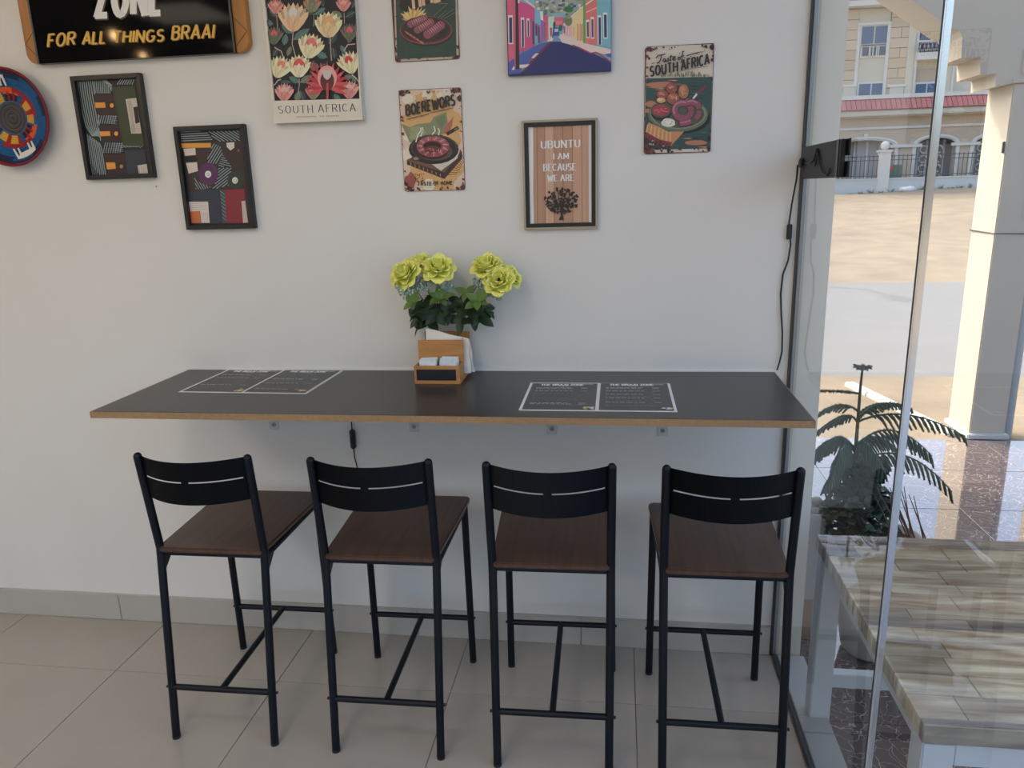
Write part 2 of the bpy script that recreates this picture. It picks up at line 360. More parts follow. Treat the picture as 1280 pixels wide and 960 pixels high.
# ------------------------------------------------------------------ bar stools
def make_stool():
    t = thing('bar_stool', 'x', 'stool')
    # local frame: origin between the feet on the floor, -y towards the viewer (back side)
    yr, yk, yt, zk, zt = -.233, -.163, -.198, .602, .898
    for s in (-1, 1):
        path = [(s*.158, yr, 0.004), (s*.1615, yk-.002, zk-.012), (s*.162, yk, zk), (s*.162, yk-.002, zk+.012), (s*.163, yt, zt), ]
        p = MB().tube(path, .0118, 12).sphere((s*.163, yt, zt), .0118, 12, 8).build('back_post', M['black'], t)
        MB().tube([(s*.158, yr, 0.0), (s*.158, yr, .008)], .0122, 12).build('foot_cap', M['plastic'], p)
        l = MB().tube([(s*.172, .233, .004), (s*.168, .222, .592)], .0118, 12).build('leg', M['black'], t)
        MB().tube([(s*.172, .233, 0.0), (s*.172, .233, .008)], .0122, 12).build('foot_cap', M['plastic'], l)
        MB().tube([(s*.162, yk, .583), (s*.168, .222, .583)], .009, 8).build('side_rail', M['black'], t)
        MB().prism([(s*.160-.006, yk+.008, .578), (s*.160-.006, yk+.055, .578), (s*.160-.006, yk+.004, .535)], (.012, 0, 0)).build('gusset', M['black'], t)
        for zz, yy, xx in ((.165, -.2135, .161), (.172, .2305, .1715)):
            MB().tube([(s*(xx+.010), yy, zz), (s*(xx+.0155), yy, zz)], .0045, 10).build('bolt', M['bolt'], t)
    MB().tube([(-.162, yk+.004, .583), (.162, yk+.004, .583)], .008, 8).build('rear_rail', M['black'], t)
    MB().tube([(-.168, .222, .583), (.168, .222, .583)], .008, 8).build('front_rail', M['black'], t)
    MB().tube([(-.160, -.2135, .165), (.160, -.2135, .165)], .0095, 10).build('stretcher', M['black'], t)
    MB().tube([(-.171, .2305, .172), (.171, .2305, .172)], .0095, 10).build('stretcher', M['black'], t)
    MB().tube([(0, -.2135, .166), (0, .2305, .173)], .0095, 10).build('stretcher', M['black'], t)
    # seat: thin stained board, wider at the front, rounded corners
    b = bmesh.new(); pts = []
    for cx, cy, a0 in ((.165, .245, 0), (-.165, .245, 90), (-.147, -.160, 180), (.147, -.160, 270)):
        r = .018
        for q in range(5):
            a = R(a0+q*22.5); pts.append((cx+r*math.cos(a), cy+r*math.sin(a)))
    vb = [b.verts.new((x, y, .5925)) for x, y in pts]; f = b.faces.new(vb)
    e = bmesh.ops.extrude_face_region(b, geom=[f]); bmesh.ops.translate(b, verts=[v for v in e['geom'] if isinstance(v, bmesh.types.BMVert)], vec=(0, 0, .0165))
    bmesh.ops.recalc_face_normals(b, faces=b.faces)
    ed = [q for q in b.edges if len(q.link_faces) == 2 and q.calc_face_angle(0) > 1]
    bmesh.ops.bevel(b, geom=ed, offset=.0035, segments=2, affect='EDGES')
    me = bpy.data.meshes.new('seat'); b.to_mesh(me); b.free(); link('seat', me, M['seat'], t)
    for sx, sy in ((-.09, -.13), (.09, -.13), (-.09, .18), (.09, .18)):
        MB().tube([(sx, sy, .5855), (sx, sy, .5925)], .006, 8).build('seat_bolt', M['bolt'], t)
    # backrest: one curved plate with two slots, bowed backwards
    N = 28; zb, zs0, zs1, ztop = .772, .840, .844, .903
    def yy(z): return yk+(yt-yk)*(z-zk)/(zt-zk)
    def P(u, z, d):                      # u -1..1
        bow = -.058*(1-u*u); zz = z
        return Vector((u*.156, yy(z)+bow-d, zz))
    b = bmesh.new()
    us = [-1+2*i/N for i in range(N+1)]
    slot = lambda u0, u1: (min(abs(u0), abs(u1)) >= .05 and max(abs(u0), abs(u1)) <= .94)
    zr = [zb, .80, zs0, zs1, .872, ztop]
    V = {}
    def vert(i, j, d):
        k_ = (i, j, d)
        if k_ not in V: V[k_] = b.verts.new(P(us[i], zr[j], d))
        return V[k_]
    for i in range(N):
        for j in range(len(zr)-1):
            if j == 2 and slot(us[i], us[i+1]): continue
            b.faces.new([vert(i, j, 0), vert(i+1, j, 0), vert(i+1, j+1, 0), vert(i, j+1, 0)])
    bmesh.ops.solidify(b, geom=b.faces[:], thickness=.004)
    bmesh.ops.recalc_face_normals(b, faces=b.faces)
    me = bpy.data.meshes.new('backrest'); b.to_mesh(me); b.free(); link('backrest', me, M['black'], t)
    return t
stool = make_stool()
SL = ['black metal bar stool with brown seat, leftmost in the row and nearest the bare wall',
      'black metal bar stool with brown seat, second from the left, below the cable',
      'black metal bar stool with brown seat, third from the left, below the framed tree print',
      'black metal bar stool with brown seat, rightmost and closest to the shop window']
for i, (sx, sy, rz) in enumerate(((.178, -.377, .6), (.689, -.381, .8), (1.172, -.387, 1.2), (1.637, -.386, .6))):
    o = stool if i == 0 else copy_tree(stool)
    o.location = (sx, sy, 0); o.rotation_euler.z = R(rz); tag(o, SL[i], 'stool', 'bar stools at the counter')

# ------------------------------------------------------------------ stroke lettering and printed pictures
def arc(cx, cy, rx, ry, a0, a1, n=9):
    return [(cx+rx*math.cos(R(a0+(a1-a0)*i/n)), cy+ry*math.sin(R(a0+(a1-a0)*i/n))) for i in range(n+1)]
FONT = {
 'A': (.78, [[(0,0),(.39,1),(.78,0)], [(.14,.32),(.64,.32)]]),
 'B': (.64, [[(0,0),(0,1)], [(0,1),(.32,1)]+arc(.32,.77,.27,.23,90,-90)+[(0,.54)], [(0,.54),(.36,.54)]+arc(.36,.27,.28,.27,90,-90)+[(0,0)]]),
 'C': (.68, [arc(.37,.5,.37,.5,48,312,14)]),
 'E': (.54, [[(.54,1),(0,1),(0,0),(.54,0)], [(0,.52),(.45,.52)]]),
 'F': (.52, [[(.52,1),(0,1),(0,0)], [(0,.52),(.43,.52)]]),
 'G': (.72, [arc(.37,.5,.37,.5,48,330,14)+[(.70,.45),(.42,.45)]]),
 'H': (.66, [[(0,0),(0,1)], [(.66,0),(.66,1)], [(0,.52),(.66,.52)]]),
 'I': (.02, [[(.01,0),(.01,1)]]),
 'L': (.50, [[(0,1),(0,0),(.50,0)]]),
 'M': (.86, [[(0,0),(0,1),(.43,.25),(.86,1),(.86,0)]]),
 'N': (.68, [[(0,0),(0,1),(.68,0),(.68,1)]]),
 'O': (.74, [arc(.37,.5,.37,.5,90,450,20)]),
 'R': (.66, [[(0,0),(0,1)], [(0,1),(.34,1)]+arc(.34,.75,.28,.25,90,-90)+[(0,.5)], [(.32,.5),(.66,0)]]),
 'S': (.58, [arc(.29,.75,.27,.25,35,270,9)+arc(.29,.25,.29,.25,90,-145,9)]),
 'T': (.64, [[(0,1),(.64,1)], [(.32,1),(.32,0)]]),
 'U': (.66, [[(0,1),(0,.35)]+arc(.33,.34,.33,.34,180,360,10)+[(.66,1)]]),
 'W': (1.05, [[(0,1),(.26,0),(.525,.8),(.79,0),(1.05,1)]]),
 'Z': (.60, [[(0,1),(.60,1),(0,0),(.60,0)]]),
}
STEP = 1.6e-5
def clip_xz(P, r):
    for ax, lim, sg in ((0, r[0], 1), (0, r[1], -1), (2, r[2], 1), (2, r[3], -1)):
        out = []
        for i in range(len(P)):
            a, b = P[i-1], P[i]; ia, ib = (a[ax]-lim)*sg >= 0, (b[ax]-lim)*sg >= 0
            if ia != ib: out.append(a+(b-a)*((lim-a[ax])/(b[ax]-a[ax])))
            if ib: out.append(b)
        P = out
        if len(P) < 3: return None
    return P
class Ink:
    """flat print on the plane y=yf; shapes are given in the units of an enlarged view (ox, oy, s) of the photograph"""
    def __init__(s, yf, ox, oy, sc, gain=1.33, sat=.9, clip=None): s.m = MB(); s.yf = yf; s.o = (ox, oy, sc); s.n = 0; s.g = gain; s.sat = sat; s.clip = clip
    def col(s, c):
        v = lin(c); y = .3*v[0]+.59*v[1]+.11*v[2]; return tuple(min(.85, (y+(q-y)*s.sat)*s.g) for q in v)
    def pt(s, p):
        v = at(s.o[0]+p[0]*s.o[2], s.o[1]+p[1]*s.o[2], 1, s.yf); v.y = s.yf-s.n*STEP; return v
    def face(s, vs, c):
        if s.clip:
            vs = clip_xz(vs, s.clip)
            if not vs: return
        s.m.add(vs, [list(range(len(vs)))], c)
    def poly(s, pts, c):
        s.n += 1; s.face([s.pt(p) for p in pts], s.col(c)); return s
    def ell(s, cx, cy, rx, ry, c, rot=0, n=20):
        ca, sa = math.cos(R(rot)), math.sin(R(rot))
        return s.poly([(cx+rx*math.cos(2*math.pi*i/n)*ca-ry*math.sin(2*math.pi*i/n)*sa, cy+rx*math.cos(2*math.pi*i/n)*sa+ry*math.sin(2*math.pi*i/n)*ca) for i in range(n)], c)
    def ring(s, cx, cy, rx, ry, w, c, a0=0, a1=360, n=28):
        return s.line([(cx+rx*math.cos(R(a0+(a1-a0)*i/n)), cy+ry*math.sin(R(a0+(a1-a0)*i/n))) for i in range(n+1)], w, c)
    def line(s, pts, w, c, w2=None):
        """ribbon, split at sharp corners; w2 = width of horizontal strokes"""
        P = [Vector((p[0], p[1])) for p in pts]; P = [p for i, p in enumerate(P) if i == 0 or (p-P[i-1]).length > 1e-6]
        if len(P) < 2: return s
        cur = [P[0]]
        for i in range(1, len(P)):
            cur.append(P[i])
            if i < len(P)-1 and (P[i]-P[i-1]).normalized().dot((P[i+1]-P[i]).normalized()) < .55:
                cur[-1] = P[i]+(P[i]-P[i-1]).normalized()*w*.32; s._rib(cur, w, c, w2); cur = [P[i]-(P[i+1]-P[i]).normalized()*w*.32]
        return s._rib(cur, w, c, w2)
    def _rib(s, P, w, c, w2):
        n = len(P); L, Rr = [], []
        for i in range(n):
            a = (P[i]-P[i-1]).normalized() if i else (P[1]-P[0]).normalized()
            b = (P[i+1]-P[i]).normalized() if i < n-1 else a
            t = (a+b).normalized(); nn = Vector((-t.y, t.x)); ww = w if w2 is None else w2+(w-w2)*abs(t.y)
            k = 1/max(.7, abs(nn.dot(Vector((-a.y, a.x)))))
            L.append(P[i]+nn*ww/2*k); Rr.append(P[i]-nn*ww/2*k)
        s.n += 1; cc = s.col(c)
        for i in range(n-1): s.face([s.pt(q) for q in (L[i], L[i+1], Rr[i+1], Rr[i])], cc)
        return s
    def hatch(s, poly, ang, gap, w, c):
        """parallel lines clipped to a convex polygon"""
        d = Vector((math.cos(R(ang)), math.sin(R(ang)))); nn = Vector((-d.y, d.x)); V = [Vector(p) for p in poly]
        lo, hi = min(v.dot(nn) for v in V), max(v.dot(nn) for v in V); q = lo+gap*.5
        while q < hi:
            hits = []
            for i in range(len(V)):
                a, b = V[i-1], V[i]; da, db = a.dot(nn)-q, b.dot(nn)-q
                if (da < 0) != (db < 0): hits.append(a+(b-a)*(da/(da-db)))
            if len(hits) == 2: s.line(hits, w, c)
            q += gap
        return s
    def petal(s, cx, cy, ln, wd, rot, c, tip=.6):
        """pointed leaf / petal from its base (cx,cy) along rot (deg, 0 = right, -90 = up)"""
        pts = [(0, 0), (.25, .42), (.5, .5), (tip+.15, .36), (1, 0), (tip+.15, -.36), (.5, -.5), (.25, -.42)]
        ca, sa = math.cos(R(rot)), math.sin(R(rot))
        return s.poly([(cx+x*ln*ca-y*wd*sa, cy+x*ln*sa+y*wd*ca) for x, y in pts], c)
    def blob(s, cx, cy, r, c, rg, k=.45, n=9, ry=None):
        return s.poly([(cx+r*math.cos(2*math.pi*i/n)*(1-k*rg.random()), cy+(ry or r)*math.sin(2*math.pi*i/n)*(1-k*rg.random())) for i in range(n)], c)
    def text(s, txt, p0, p1, h, wt, c, up=(0, -1), w2=None, gap=.28, serif=0, space=.5):
        tot = 0; items = []
        for ch in txt:
            if ch == ' ': tot += space; continue
            wd, st = FONT[ch]; items.append((tot, st)); tot += wd+gap
        tot -= gap; p0 = Vector(p0); e = (Vector(p1)-p0)/tot; u = Vector(up)*h
        for off, st in items:
            for pl in st:
                q = [p0+e*(off+x)+u*y for x, y in pl]; s.line(q, wt, c, w2)
                if serif:
                    for (x, y), qq in ((pl[0], q[0]), (pl[-1], q[-1])):
                        if y in (0, 1) and len(pl) < 7: s.line([qq-e.normalized()*serif, qq+e.normalized()*serif], (w2 or wt)*.9, c)
        return s
    def build(s, name, parent, m='ink'): return s.m.build(name, M[m], parent, True)

def rust_edge(k, quad, rg, n, r, cols, side=None):
    """irregular rust flecks along the border of a tin sign"""
    for i in range(n):
        e = rg.randrange(4); t = rg.random()
        if rg.random() < .45: t = rg.choice((0, 1))+rg.uniform(-.12, .12); t = min(1, max(0, t))
        a, b = Vector(quad[e]), Vector(quad[(e+1) % 4]); cen = sum((Vector(q) for q in quad), Vector((0, 0)))/4
        p = a+(b-a)*t; p += (cen-p)*rg.uniform(.01, .07)
        q = r*rg.uniform(.2, 1)*(1.2 if t < .13 or t > .87 else .6); k.blob(p.x, p.y, q, rg.choice(cols), rg, .75, 13); k.blob(p.x+q*.6, p.y+q*.5, q*.5, rg.choice(cols), rg, .75, 9)
def frame_bars(t, x0, x1, z0, z1, w_, y0, y1, m, name='frame_bar'):
    """four mitred bars of a picture frame between y0 (front) and y1 (back)"""
    O = [(x0, z0), (x1, z0), (x1, z1), (x0, z1)]; I = [(x0+w_, z0+w_), (x1-w_, z0+w_), (x1-w_, z1-w_), (x0+w_, z1-w_)]
    for i in range(4):
        a, b, c, d = O[i], O[(i+1) % 4], I[(i+1) % 4], I[i]
        MB().prism([(p[0], y0, p[1]) for p in (a, b, c, d)], (0, y1-y0, 0)).build(name, m, t, True, bevel=.0012)
def rounded(x0, x1, z0, z1, r, y, n=5):
    pts = []
    for cx, cz, a0 in ((x1-r, z1-r, 0), (x0+r, z1-r, 90), (x0+r, z0+r, 180), (x1-r, z0+r, 270)):
        for q in range(n+1): a = R(a0+90*q/n); pts.append((cx+r*math.cos(a), y, cz+r*math.sin(a)))
    return pts
def rect_of(corners, yf):
    q = [at(x, y, 1, yf) for x, y in corners]
    return (q[0].x+q[3].x)/2, (q[1].x+q[2].x)/2, (q[2].z+q[3].z)/2, (q[0].z+q[1].z)/2

# --- business board, upper left: orange wood ends, black glossy panel, lettering
YF = -.030
x0, x1, z0 = -.549, .2165, 2.031; z1 = 2.52
bd = thing('name_board', 'black glossy name board with orange wood ends and yellow tagline', 'sign', ((x0+x1)/2, 0, z0))
def wood_end(xa, xb, side):
    r = .035; pts = []
    if side < 0:
        pts = [(xb, z0), (xb, z1)]+[(xa+r+r*math.cos(R(a)), z1-r+r*math.sin(R(a))) for a in range(90, 181, 15)]+[(xa+r+r*math.cos(R(a)), z0+r+r*math.sin(R(a))) for a in range(180, 271, 15)]
    else:
        pts = [(xa, z1), (xa, z0)]+[(xb-r+r*math.cos(R(a)), z0+r+r*math.sin(R(a))) for a in range(270, 361, 15)]+[(xb-r+r*math.cos(R(a)), z1-r+r*math.sin(R(a))) for a in range(0, 91, 15)]
    w_ = MB().prism([(p[0], -.024, p[1]) for p in pts], (0, .0237, 0)).build('wood_end', M['owood'], bd, True, bevel=.002)
    cx = (xa+xb)/2; k = -1 if side < 0 else 1
    for a, b in (((cx-.019*k, z0+.10), (cx+.019*k, z0+.060)), ((cx+.019*k, z0+.060), (cx-.019*k, z0+.02))):
        MB().tube([(a[0], -.0242, a[1]), (b[0], -.0242, b[1])], .0008, 6).build('carved_line', M['frame'], w_, True)
wood_end(x0, -.505, -1); wood_end(.170, x1, 1)
MB().box((-.507, -.030, z0), (.172, -.0003, z1)).build('black_panel', M['signblack'], bd, True, bevel=.002)
for a in (-.507, .166): MB().box((a, -.0335, z0), (a+.006, -.0302, z1)).build('metal_edge', M['dark_alu'], bd, True)
k = Ink(-.0304, 0, 0, .25)
grey = (216, 212, 206)
k.text('ZONE', (492, 84), (808, 70), 180, 36, (70, 60, 55), (.0, -1), gap=.42)
k.text('ZONE', (486, 78), (802, 64), 180, 34, grey, (.0, -1), gap=.42)
yl = (205, 160, 45)
rg = random.Random(3)
def tag_text(txt, p0, p1, h):
    k.text(txt, (p0[0]+5, p0[1]+3), (p1[0]+5, p1[1]+3), h, 12, (90, 58, 15), (.10, -1), w2=9, gap=.30, space=.62)
    k.text(txt, p0, p1, h, 12, yl, (.10, -1), w2=9, gap=.30, space=.62)
tag_text('FOR', (240, 235), (372, 222), 62); tag_text('ALL', (414, 222), (524, 215), 60)
tag_text('THINGS', (568, 214), (815, 205), 56); tag_text('BRAAI', (862, 198), (1066, 190), 66)
k.build('lettering', bd, 'ink')

# --- woven wall basket at the left edge
bc = Vector((-.651, -.02, 1.872)); BR = .152
bs = thing('woven_basket', 'round coiled wall basket in blue, red and yellow with white animals', 'basket', (bc.x, 0, bc.z-BR))
m = MB(); NR, NS = 22, 120
C_ = lambda c: tuple(min(.8, v*1.25) for v in lin(c))
blue, navy, grey_, red, yel, ora, rim, blk = (28, 84, 132), (24, 44, 74), (84, 78, 78), (150, 34, 44), (196, 152, 58), (206, 88, 44), (112, 22, 44), (44, 30, 36)
def bcol(i, j):
    rr = (i+.5)/NR; a = (j+.5)/NS*360; rg = random.Random(i*1000+j); 
    if i >= NR-1: c = rim
    elif rr < .30: c = grey_ if (i % 2) else (68, 64, 66)
    elif rr < .35: c = (60, 90, 120)
    elif rr < .56:
        s_ = (a+14) % 120
        if s_ < 62: c = yel if (s_ % 31) < 21 else red
        elif s_ < 74: c = blue
        elif s_ < 112: c = (ora if rr > .50 else blk) if (s_ % 14) > 5 else red
        else: c = blue
    elif rr < .64: c = red if (a % 120) < 75 else (ora if (a % 120) < 105 else blue)
    elif rr < .80: c = blue
    elif rr < .9: c = navy if (a % 60) < 26 else blue
    else: c = blk if (a % 60) < 22 else navy
    return C_(c)
def bp(rr, a, d): return (bc.x+BR*rr*math.cos(a), -.008-.030*rr**2.2-d, bc.z+BR*rr*math.sin(a))
for i in range(NR):
    prof = [(i/NR, 0), ((i+.25)/NR, .0022), ((i+.5)/NR, .003), ((i+.75)/NR, .0022), ((i+1)/NR, 0)]
    for j in range(NS):
        a0, a1 = 2*math.pi*j/NS, 2*math.pi*(j+1)/NS; c = bcol(i, j)
        for q in range(4): m.add([bp(prof[q][0], a0, prof[q][1]), bp(prof[q][0], a1, prof[q][1]), bp(prof[q+1][0], a1, prof[q+1][1]), bp(prof[q+1][0], a0, prof[q+1][1])], [(0, 1, 2, 3)], c, True)
m.build('woven_coils', M['coil'], bs, True)
m = MB(); m.tube([(bc.x+BR*math.cos(R(a)), -.040, bc.z+BR*math.sin(R(a))) for a in range(0, 361, 6)], .0042, 8, False); m.build('rim_coil', mat('rim_maroon', C_(rim), .7), bs, True)
m = MB(); m.lathe([(0, .004), (.10, .0065), (BR*.98, .032)], seg=48)
for i, v in enumerate(m.v): m.v[i] = (bc.x+v[0], -.0005-v[2], bc.z+v[1])
m.build('back_shell', mat('basket_back', (.10, .06, .05), .9), bs, True)
an = MB(); wc = mat('white_fibre', (.75, .72, .66), .8)
def animal(ang, flip):
    m = MB(); sh = [(-.045,.0),(-.04,.012),(-.02,.016),(.02,.014),(.028,.024),(.024,.034),(.029,.034),(.033,.026),(.040,.034),(.044,.032),(.038,.022),(.042,.008),(.036,.006),(.038,-.022),(.033,-.022),(.029,.0),(.022,.0),(.020,-.018),(.015,-.018),(.014,-.001),(-.022,-.001),(-.024,-.020),(-.029,-.020),(-.030,-.001),(-.036,-.002),(-.040,-.020),(-.044,-.020)]
    c = Vector((bc.x, 0, bc.z))+Vector((math.cos(ang), 0, math.sin(ang)))*BR*.79
    t_ = Vector((math.sin(ang), 0, -math.cos(ang))); u_ = Vector((math.cos(ang), 0, math.sin(ang)))
    if flip: t_ = -t_
    pts = [c+t_*x*.95+u_*(z*1.05-(.004 if z < 0 else 0))+Vector((0, -.028-.004, 0)) for x, z in sh]
    m.prism(pts, (0, .003, 0)).build('animal_figure', wc, bs, True)
animal(R(101), False); animal(R(-70), False); animal(R(200), False)

# --- the two narrow framed line patterns
def art_frame(corners, label, yf=-.022):
    a, b, c, d = rect_of(corners, yf)
    t = thing('framed_picture', label, 'picture', ((a+b)/2, 0, c), group='black framed pattern pictures')
    frame_bars(t, a, b, c, d, .0145, yf, -.0005, M['frame'])
    MB().box((a+.010, -.006, c+.010), (b-.010, -.001, d-.010)).build('backing', M['chalk'], t, True)
    return t
t = art_frame([(86,95),(173,91),(193,222),(108,225)], 'black framed pattern picture with green block and three orange bars')
k = Ink(-.0062, 80, 80, .15625); st = (128, 146, 152); br = (50, 32, 32); org = (212, 138, 30)
k.poly([(85,120),(580,112),(690,890),(205,895)], (26, 24, 26))
for i in range(8):
    k.line([(108+i*17, 128), (122+i*17.5, 250), (150+i*17.5, 400), (178+i*15, 500), (225+i*10, 575), (292, 612-(7-i)*15)], 7, st)
for i in range(8): k.line([(186+i*14, 560+i*10), (200+i*14.5, 680), (228+i*15, 885)], 7, st)
for i in range(4): k.line([(212+i*5, 800+i*20), (280-i*5, 885)], 5, (60, 66, 72))
for i in range(9): k.line([(242+i*16, 130+(max(0, i-5))*20), (252+i*14.5, 235)], 7, st)
for i in range(4): k.line([(312+i*6, 135-i*4), (350+i*10, 160+i*3), (386, 215-i*16)], 5, st)
for i in range(7): k.line([(425+i*20, 165), (455+i*18, 122)], 7, st)
k.poly([(238,245),(402,245),(427,405),(262,405)], br); k.poly([(280,490),(447,488),(470,618),(300,622)], br); k.poly([(322,722),(487,720),(502,880),(342,882)], br)
for y, xo in ((410, 0), (628, 48)):
    for i in range(8): k.line([(268+xo+i*19, y+ (68 if y < 500 else 84)), (285+xo+i*19, y)], 6, st)
    for i in range(5): k.line([(345+xo, y+6+i*14), (425+xo, y+10+i*15)], 3, st)
k.poly([(388,185),(566,176),(645,652),(476,662)], (52, 62, 38)); k.line([(400,200),(480,650)], 3, (36, 44, 28)); k.line([(520,185),(530,270)], 3, (36, 44, 28))
k.poly([(495,282),(580,272),(622,556),(540,556)], (186, 176, 164)); k.poly([(556,345),(590,340),(608,468),(574,478)], (34, 28, 28))
for i in range(5): k.line([(510+i*7, 290), (548+i*6, 545)], 2, (110, 98, 92)); k.line([(540, 490+i*14), (610, 486+i*14)], 2, (110, 98, 92))
for i in range(7): k.line([(440+i*28, 640+i*5), (470+i*26, 670-i*2), (490+i*24, 655)], 4, st)
k.poly([(490,692),(652,682),(676,874),(506,882)], (42, 47, 60)); k.poly([(590,812),(664,800),(674,874),(602,876)], (190, 180, 170))
for i in range(4): k.line([(600+i*18, 812), (610+i*17, 872)], 2, (110, 98, 92))
k.poly([(250,308),(330,308),(336,350),(256,352)], org); k.poly([(288,540),(370,538),(374,575),(294,578)], org); k.poly([(338,788),(412,788),(417,838),(346,844)], org)
for q in ((385,332,16), (420,557,16), (462,820,14)): k.ell(q[0], q[1], q[2]*1.9, q[2]*2, (40, 18, 14)); k.ell(*q[:2], q[2], q[2]*1.15, org if q[2] > 15 else (150, 120, 70))
k.build('printed_pattern', t)
t = art_frame([(216,157),(305,156),(318,286),(232,287)], 'black framed pattern picture with purple circle and dark red block')
k = Ink(-.0062, 210, 150, .14575)
k.poly([(85,85),(620,82),(705,892),(175,896)], (54, 42, 40))
k.poly([(95,90),(612,88),(622,182),(108,196)], (30, 31, 34))
hs = (132, 150, 156)
k.hatch([(100,95),(330,95),(392,182),(110,196)], -3, 19, 6.5, hs); k.hatch([(335,95),(606,92),(616,178),(425,185)], 33, 19, 6.5, hs)
k.poly([(388,200),(450,225),(470,290),(420,375),(325,372)], (28,28,30)); k.hatch([(388,200),(450,225),(470,290),(420,375),(325,372)], -58, 20, 7.5, hs)
k.poly([(430,200),(615,185),(648,445),(545,440),(480,270)], (52, 40, 38))
k.poly([(468,295),(545,405),(520,560),(380,598),(430,480),(425,400)], (28,28,30))
k.hatch([(468,295),(545,400),(428,400)], 14, 18, 6.5, hs); k.hatch([(430,412),(545,408),(520,560),(380,598),(432,480)], -38, 20, 7.5, hs)
k.hatch([(222,460),(262,530),(370,575),(300,598),(238,592)], 58, 18, 6, hs)
k.poly([(115,200),(368,197),(371,236),(122,240)], (208, 140, 30))
k.poly([(132,246),(235,240),(240,300),(146,308)], (196, 184, 172)); k.poly([(155,368),(250,362),(258,438),(178,460)], (196, 184, 172)); k.ell(200,335,58,24,(28,24,26))
k.ell(348,462,84,96,(82,40,84)); k.ell(345,465,27,30,(214,208,200)); k.poly([(502,196),(570,190),(570,238),(537,262),(506,232)], (200, 190, 180)); k.ell(606,262,10,14,(120,70,50))
k.ell(577,515,66,78,(44,58,44)); k.ell(576,518,25,28,(208,204,196))
for i in range(3): k.line([(560+i*14, 505), (568+i*10, 535)], 3, (110, 100, 96)); k.line([(332+i*12, 452), (340+i*9, 480)], 3, (120, 108, 104))
k.poly([(166,612),(440,596),(472,884),(192,888)], (46, 53, 69))
for i in range(8): k.line([(205+i*34, 615), (222+i*34, 880)], 2, (34, 38, 50))
k.poly([(180,702),(345,700),(359,882),(288,882),(277,780),(190,785)], (200, 190, 180)); k.poly([(190,786),(275,781),(284,882),(198,884)], (192, 96, 40))
for i in range(4): k.line([(190, 718+i*17), (330, 712+i*17)], 2, (120, 106, 100)); k.line([(290+i*16, 790), (298+i*15, 878)], 2, (120, 106, 100))
k.poly([(445,600),(490,600),(505,882),(472,884)], (60, 72, 76))
for i in range(8): k.line([(448+i*3, 610+i*32), (492+i*2, 640+i*32)], 3, (138, 158, 160))
k.poly([(490,600),(656,590),(688,882),(505,884)], (128, 34, 48)); k.poly([(632,697),(664,693),(688,878),(646,882)], (196, 184, 172))
for i in range(3): k.line([(642+i*9, 705), (655+i*10, 872)], 2, (120, 106, 100))
k.build('printed_pattern', t)

# --- protea canvas
YC = -.020
a, b, c, d = .2715, .563, 1.817, 2.225
t = thing('canvas_print', 'tall cream-bordered canvas of pink and cream flowers on black', 'picture', ((a+b)/2, 0, c))
MB().box((a, YC, c), (b, -.0005, d)).build('stretched_canvas', mat('canvas_cream', (.70, .67, .60), .7, bump=.05, bscale=900), t, True, bevel=.002)
k = Ink(YC-.0003, 325, 0, 1/6, clip=(a+.0005, b-.0005, c+.0005, d-.0005))
k.poly([(22,-255),(700,-260),(752,742),(112,758)], (26, 30, 36)); rg = random.Random(5)
teal, teal2, sage = (72, 108, 106), (44, 66, 72), (104, 116, 96)
for (x, y, L_, W_, A_) in [(245,250,110,60,-140),(250,300,150,62,-35),(180,340,90,50,-80),(205,420,80,36,-70),(515,330,110,60,-55),(505,430,95,52,-160),(560,440,90,44,-100),(480,370,80,40,-130),(295,620,90,46,-150),(300,620,110,50,-30),(230,615,80,36,180),(620,590,80,40,-15),(640,400,70,40,-120),(560,700,80,46,-40),(490,660,80,40,170),(330,760,90,60,-110),(270,760,80,50,-70),(100,180,80,50,-170),(130,130,80,40,-140),(620,130,90,46,-150),(640,130,90,46,-30),(405,110,100,50,-30),(400,110,100,50,-150),(660,320,60,36,-60),(440,500,60,30,-20),(100,420,70,40,-60),(720,620,70,30,-120),(600,760,70,44,-130),(60,60,80,44,-120),(690,60,80,44,-60),(330,60,90,46,-60),(480,50,90,50,-120)]:
    k.petal(x, y, L_, W_, A_, rg.choice((teal, teal2, teal, sage))); k.line([(x, y), (x+L_*.9*math.cos(R(A_)), y+L_*.9*math.sin(R(A_)))], 2.5, (120, 140, 132))
for pl, c_ in (([(250,240),(242,330),(268,425)], (168,150,132)), ([(528,280),(530,360),(538,455)], (176,150,134)), ([(295,590),(296,640),(286,705)], (150,140,130)), ([(405,100),(402,200)], (110,112,104)), ([(125,110),(135,225)], (140,130,120)), ([(632,95),(634,180)], (140,130,120)), ([(180,440),(160,385),(110,355)], (190,160,150)), ([(630,380),(660,335),(715,330)], (190,160,150)), ([(108,640),(135,605),(160,595)], (190,170,150)), ([(745,620),(720,585),(690,560)], (190,170,150)), ([(512,745),(512,620)], (196,80,80)), ([(405,455),(385,490)], (130,110,100))): k.line(pl, 7, c_)
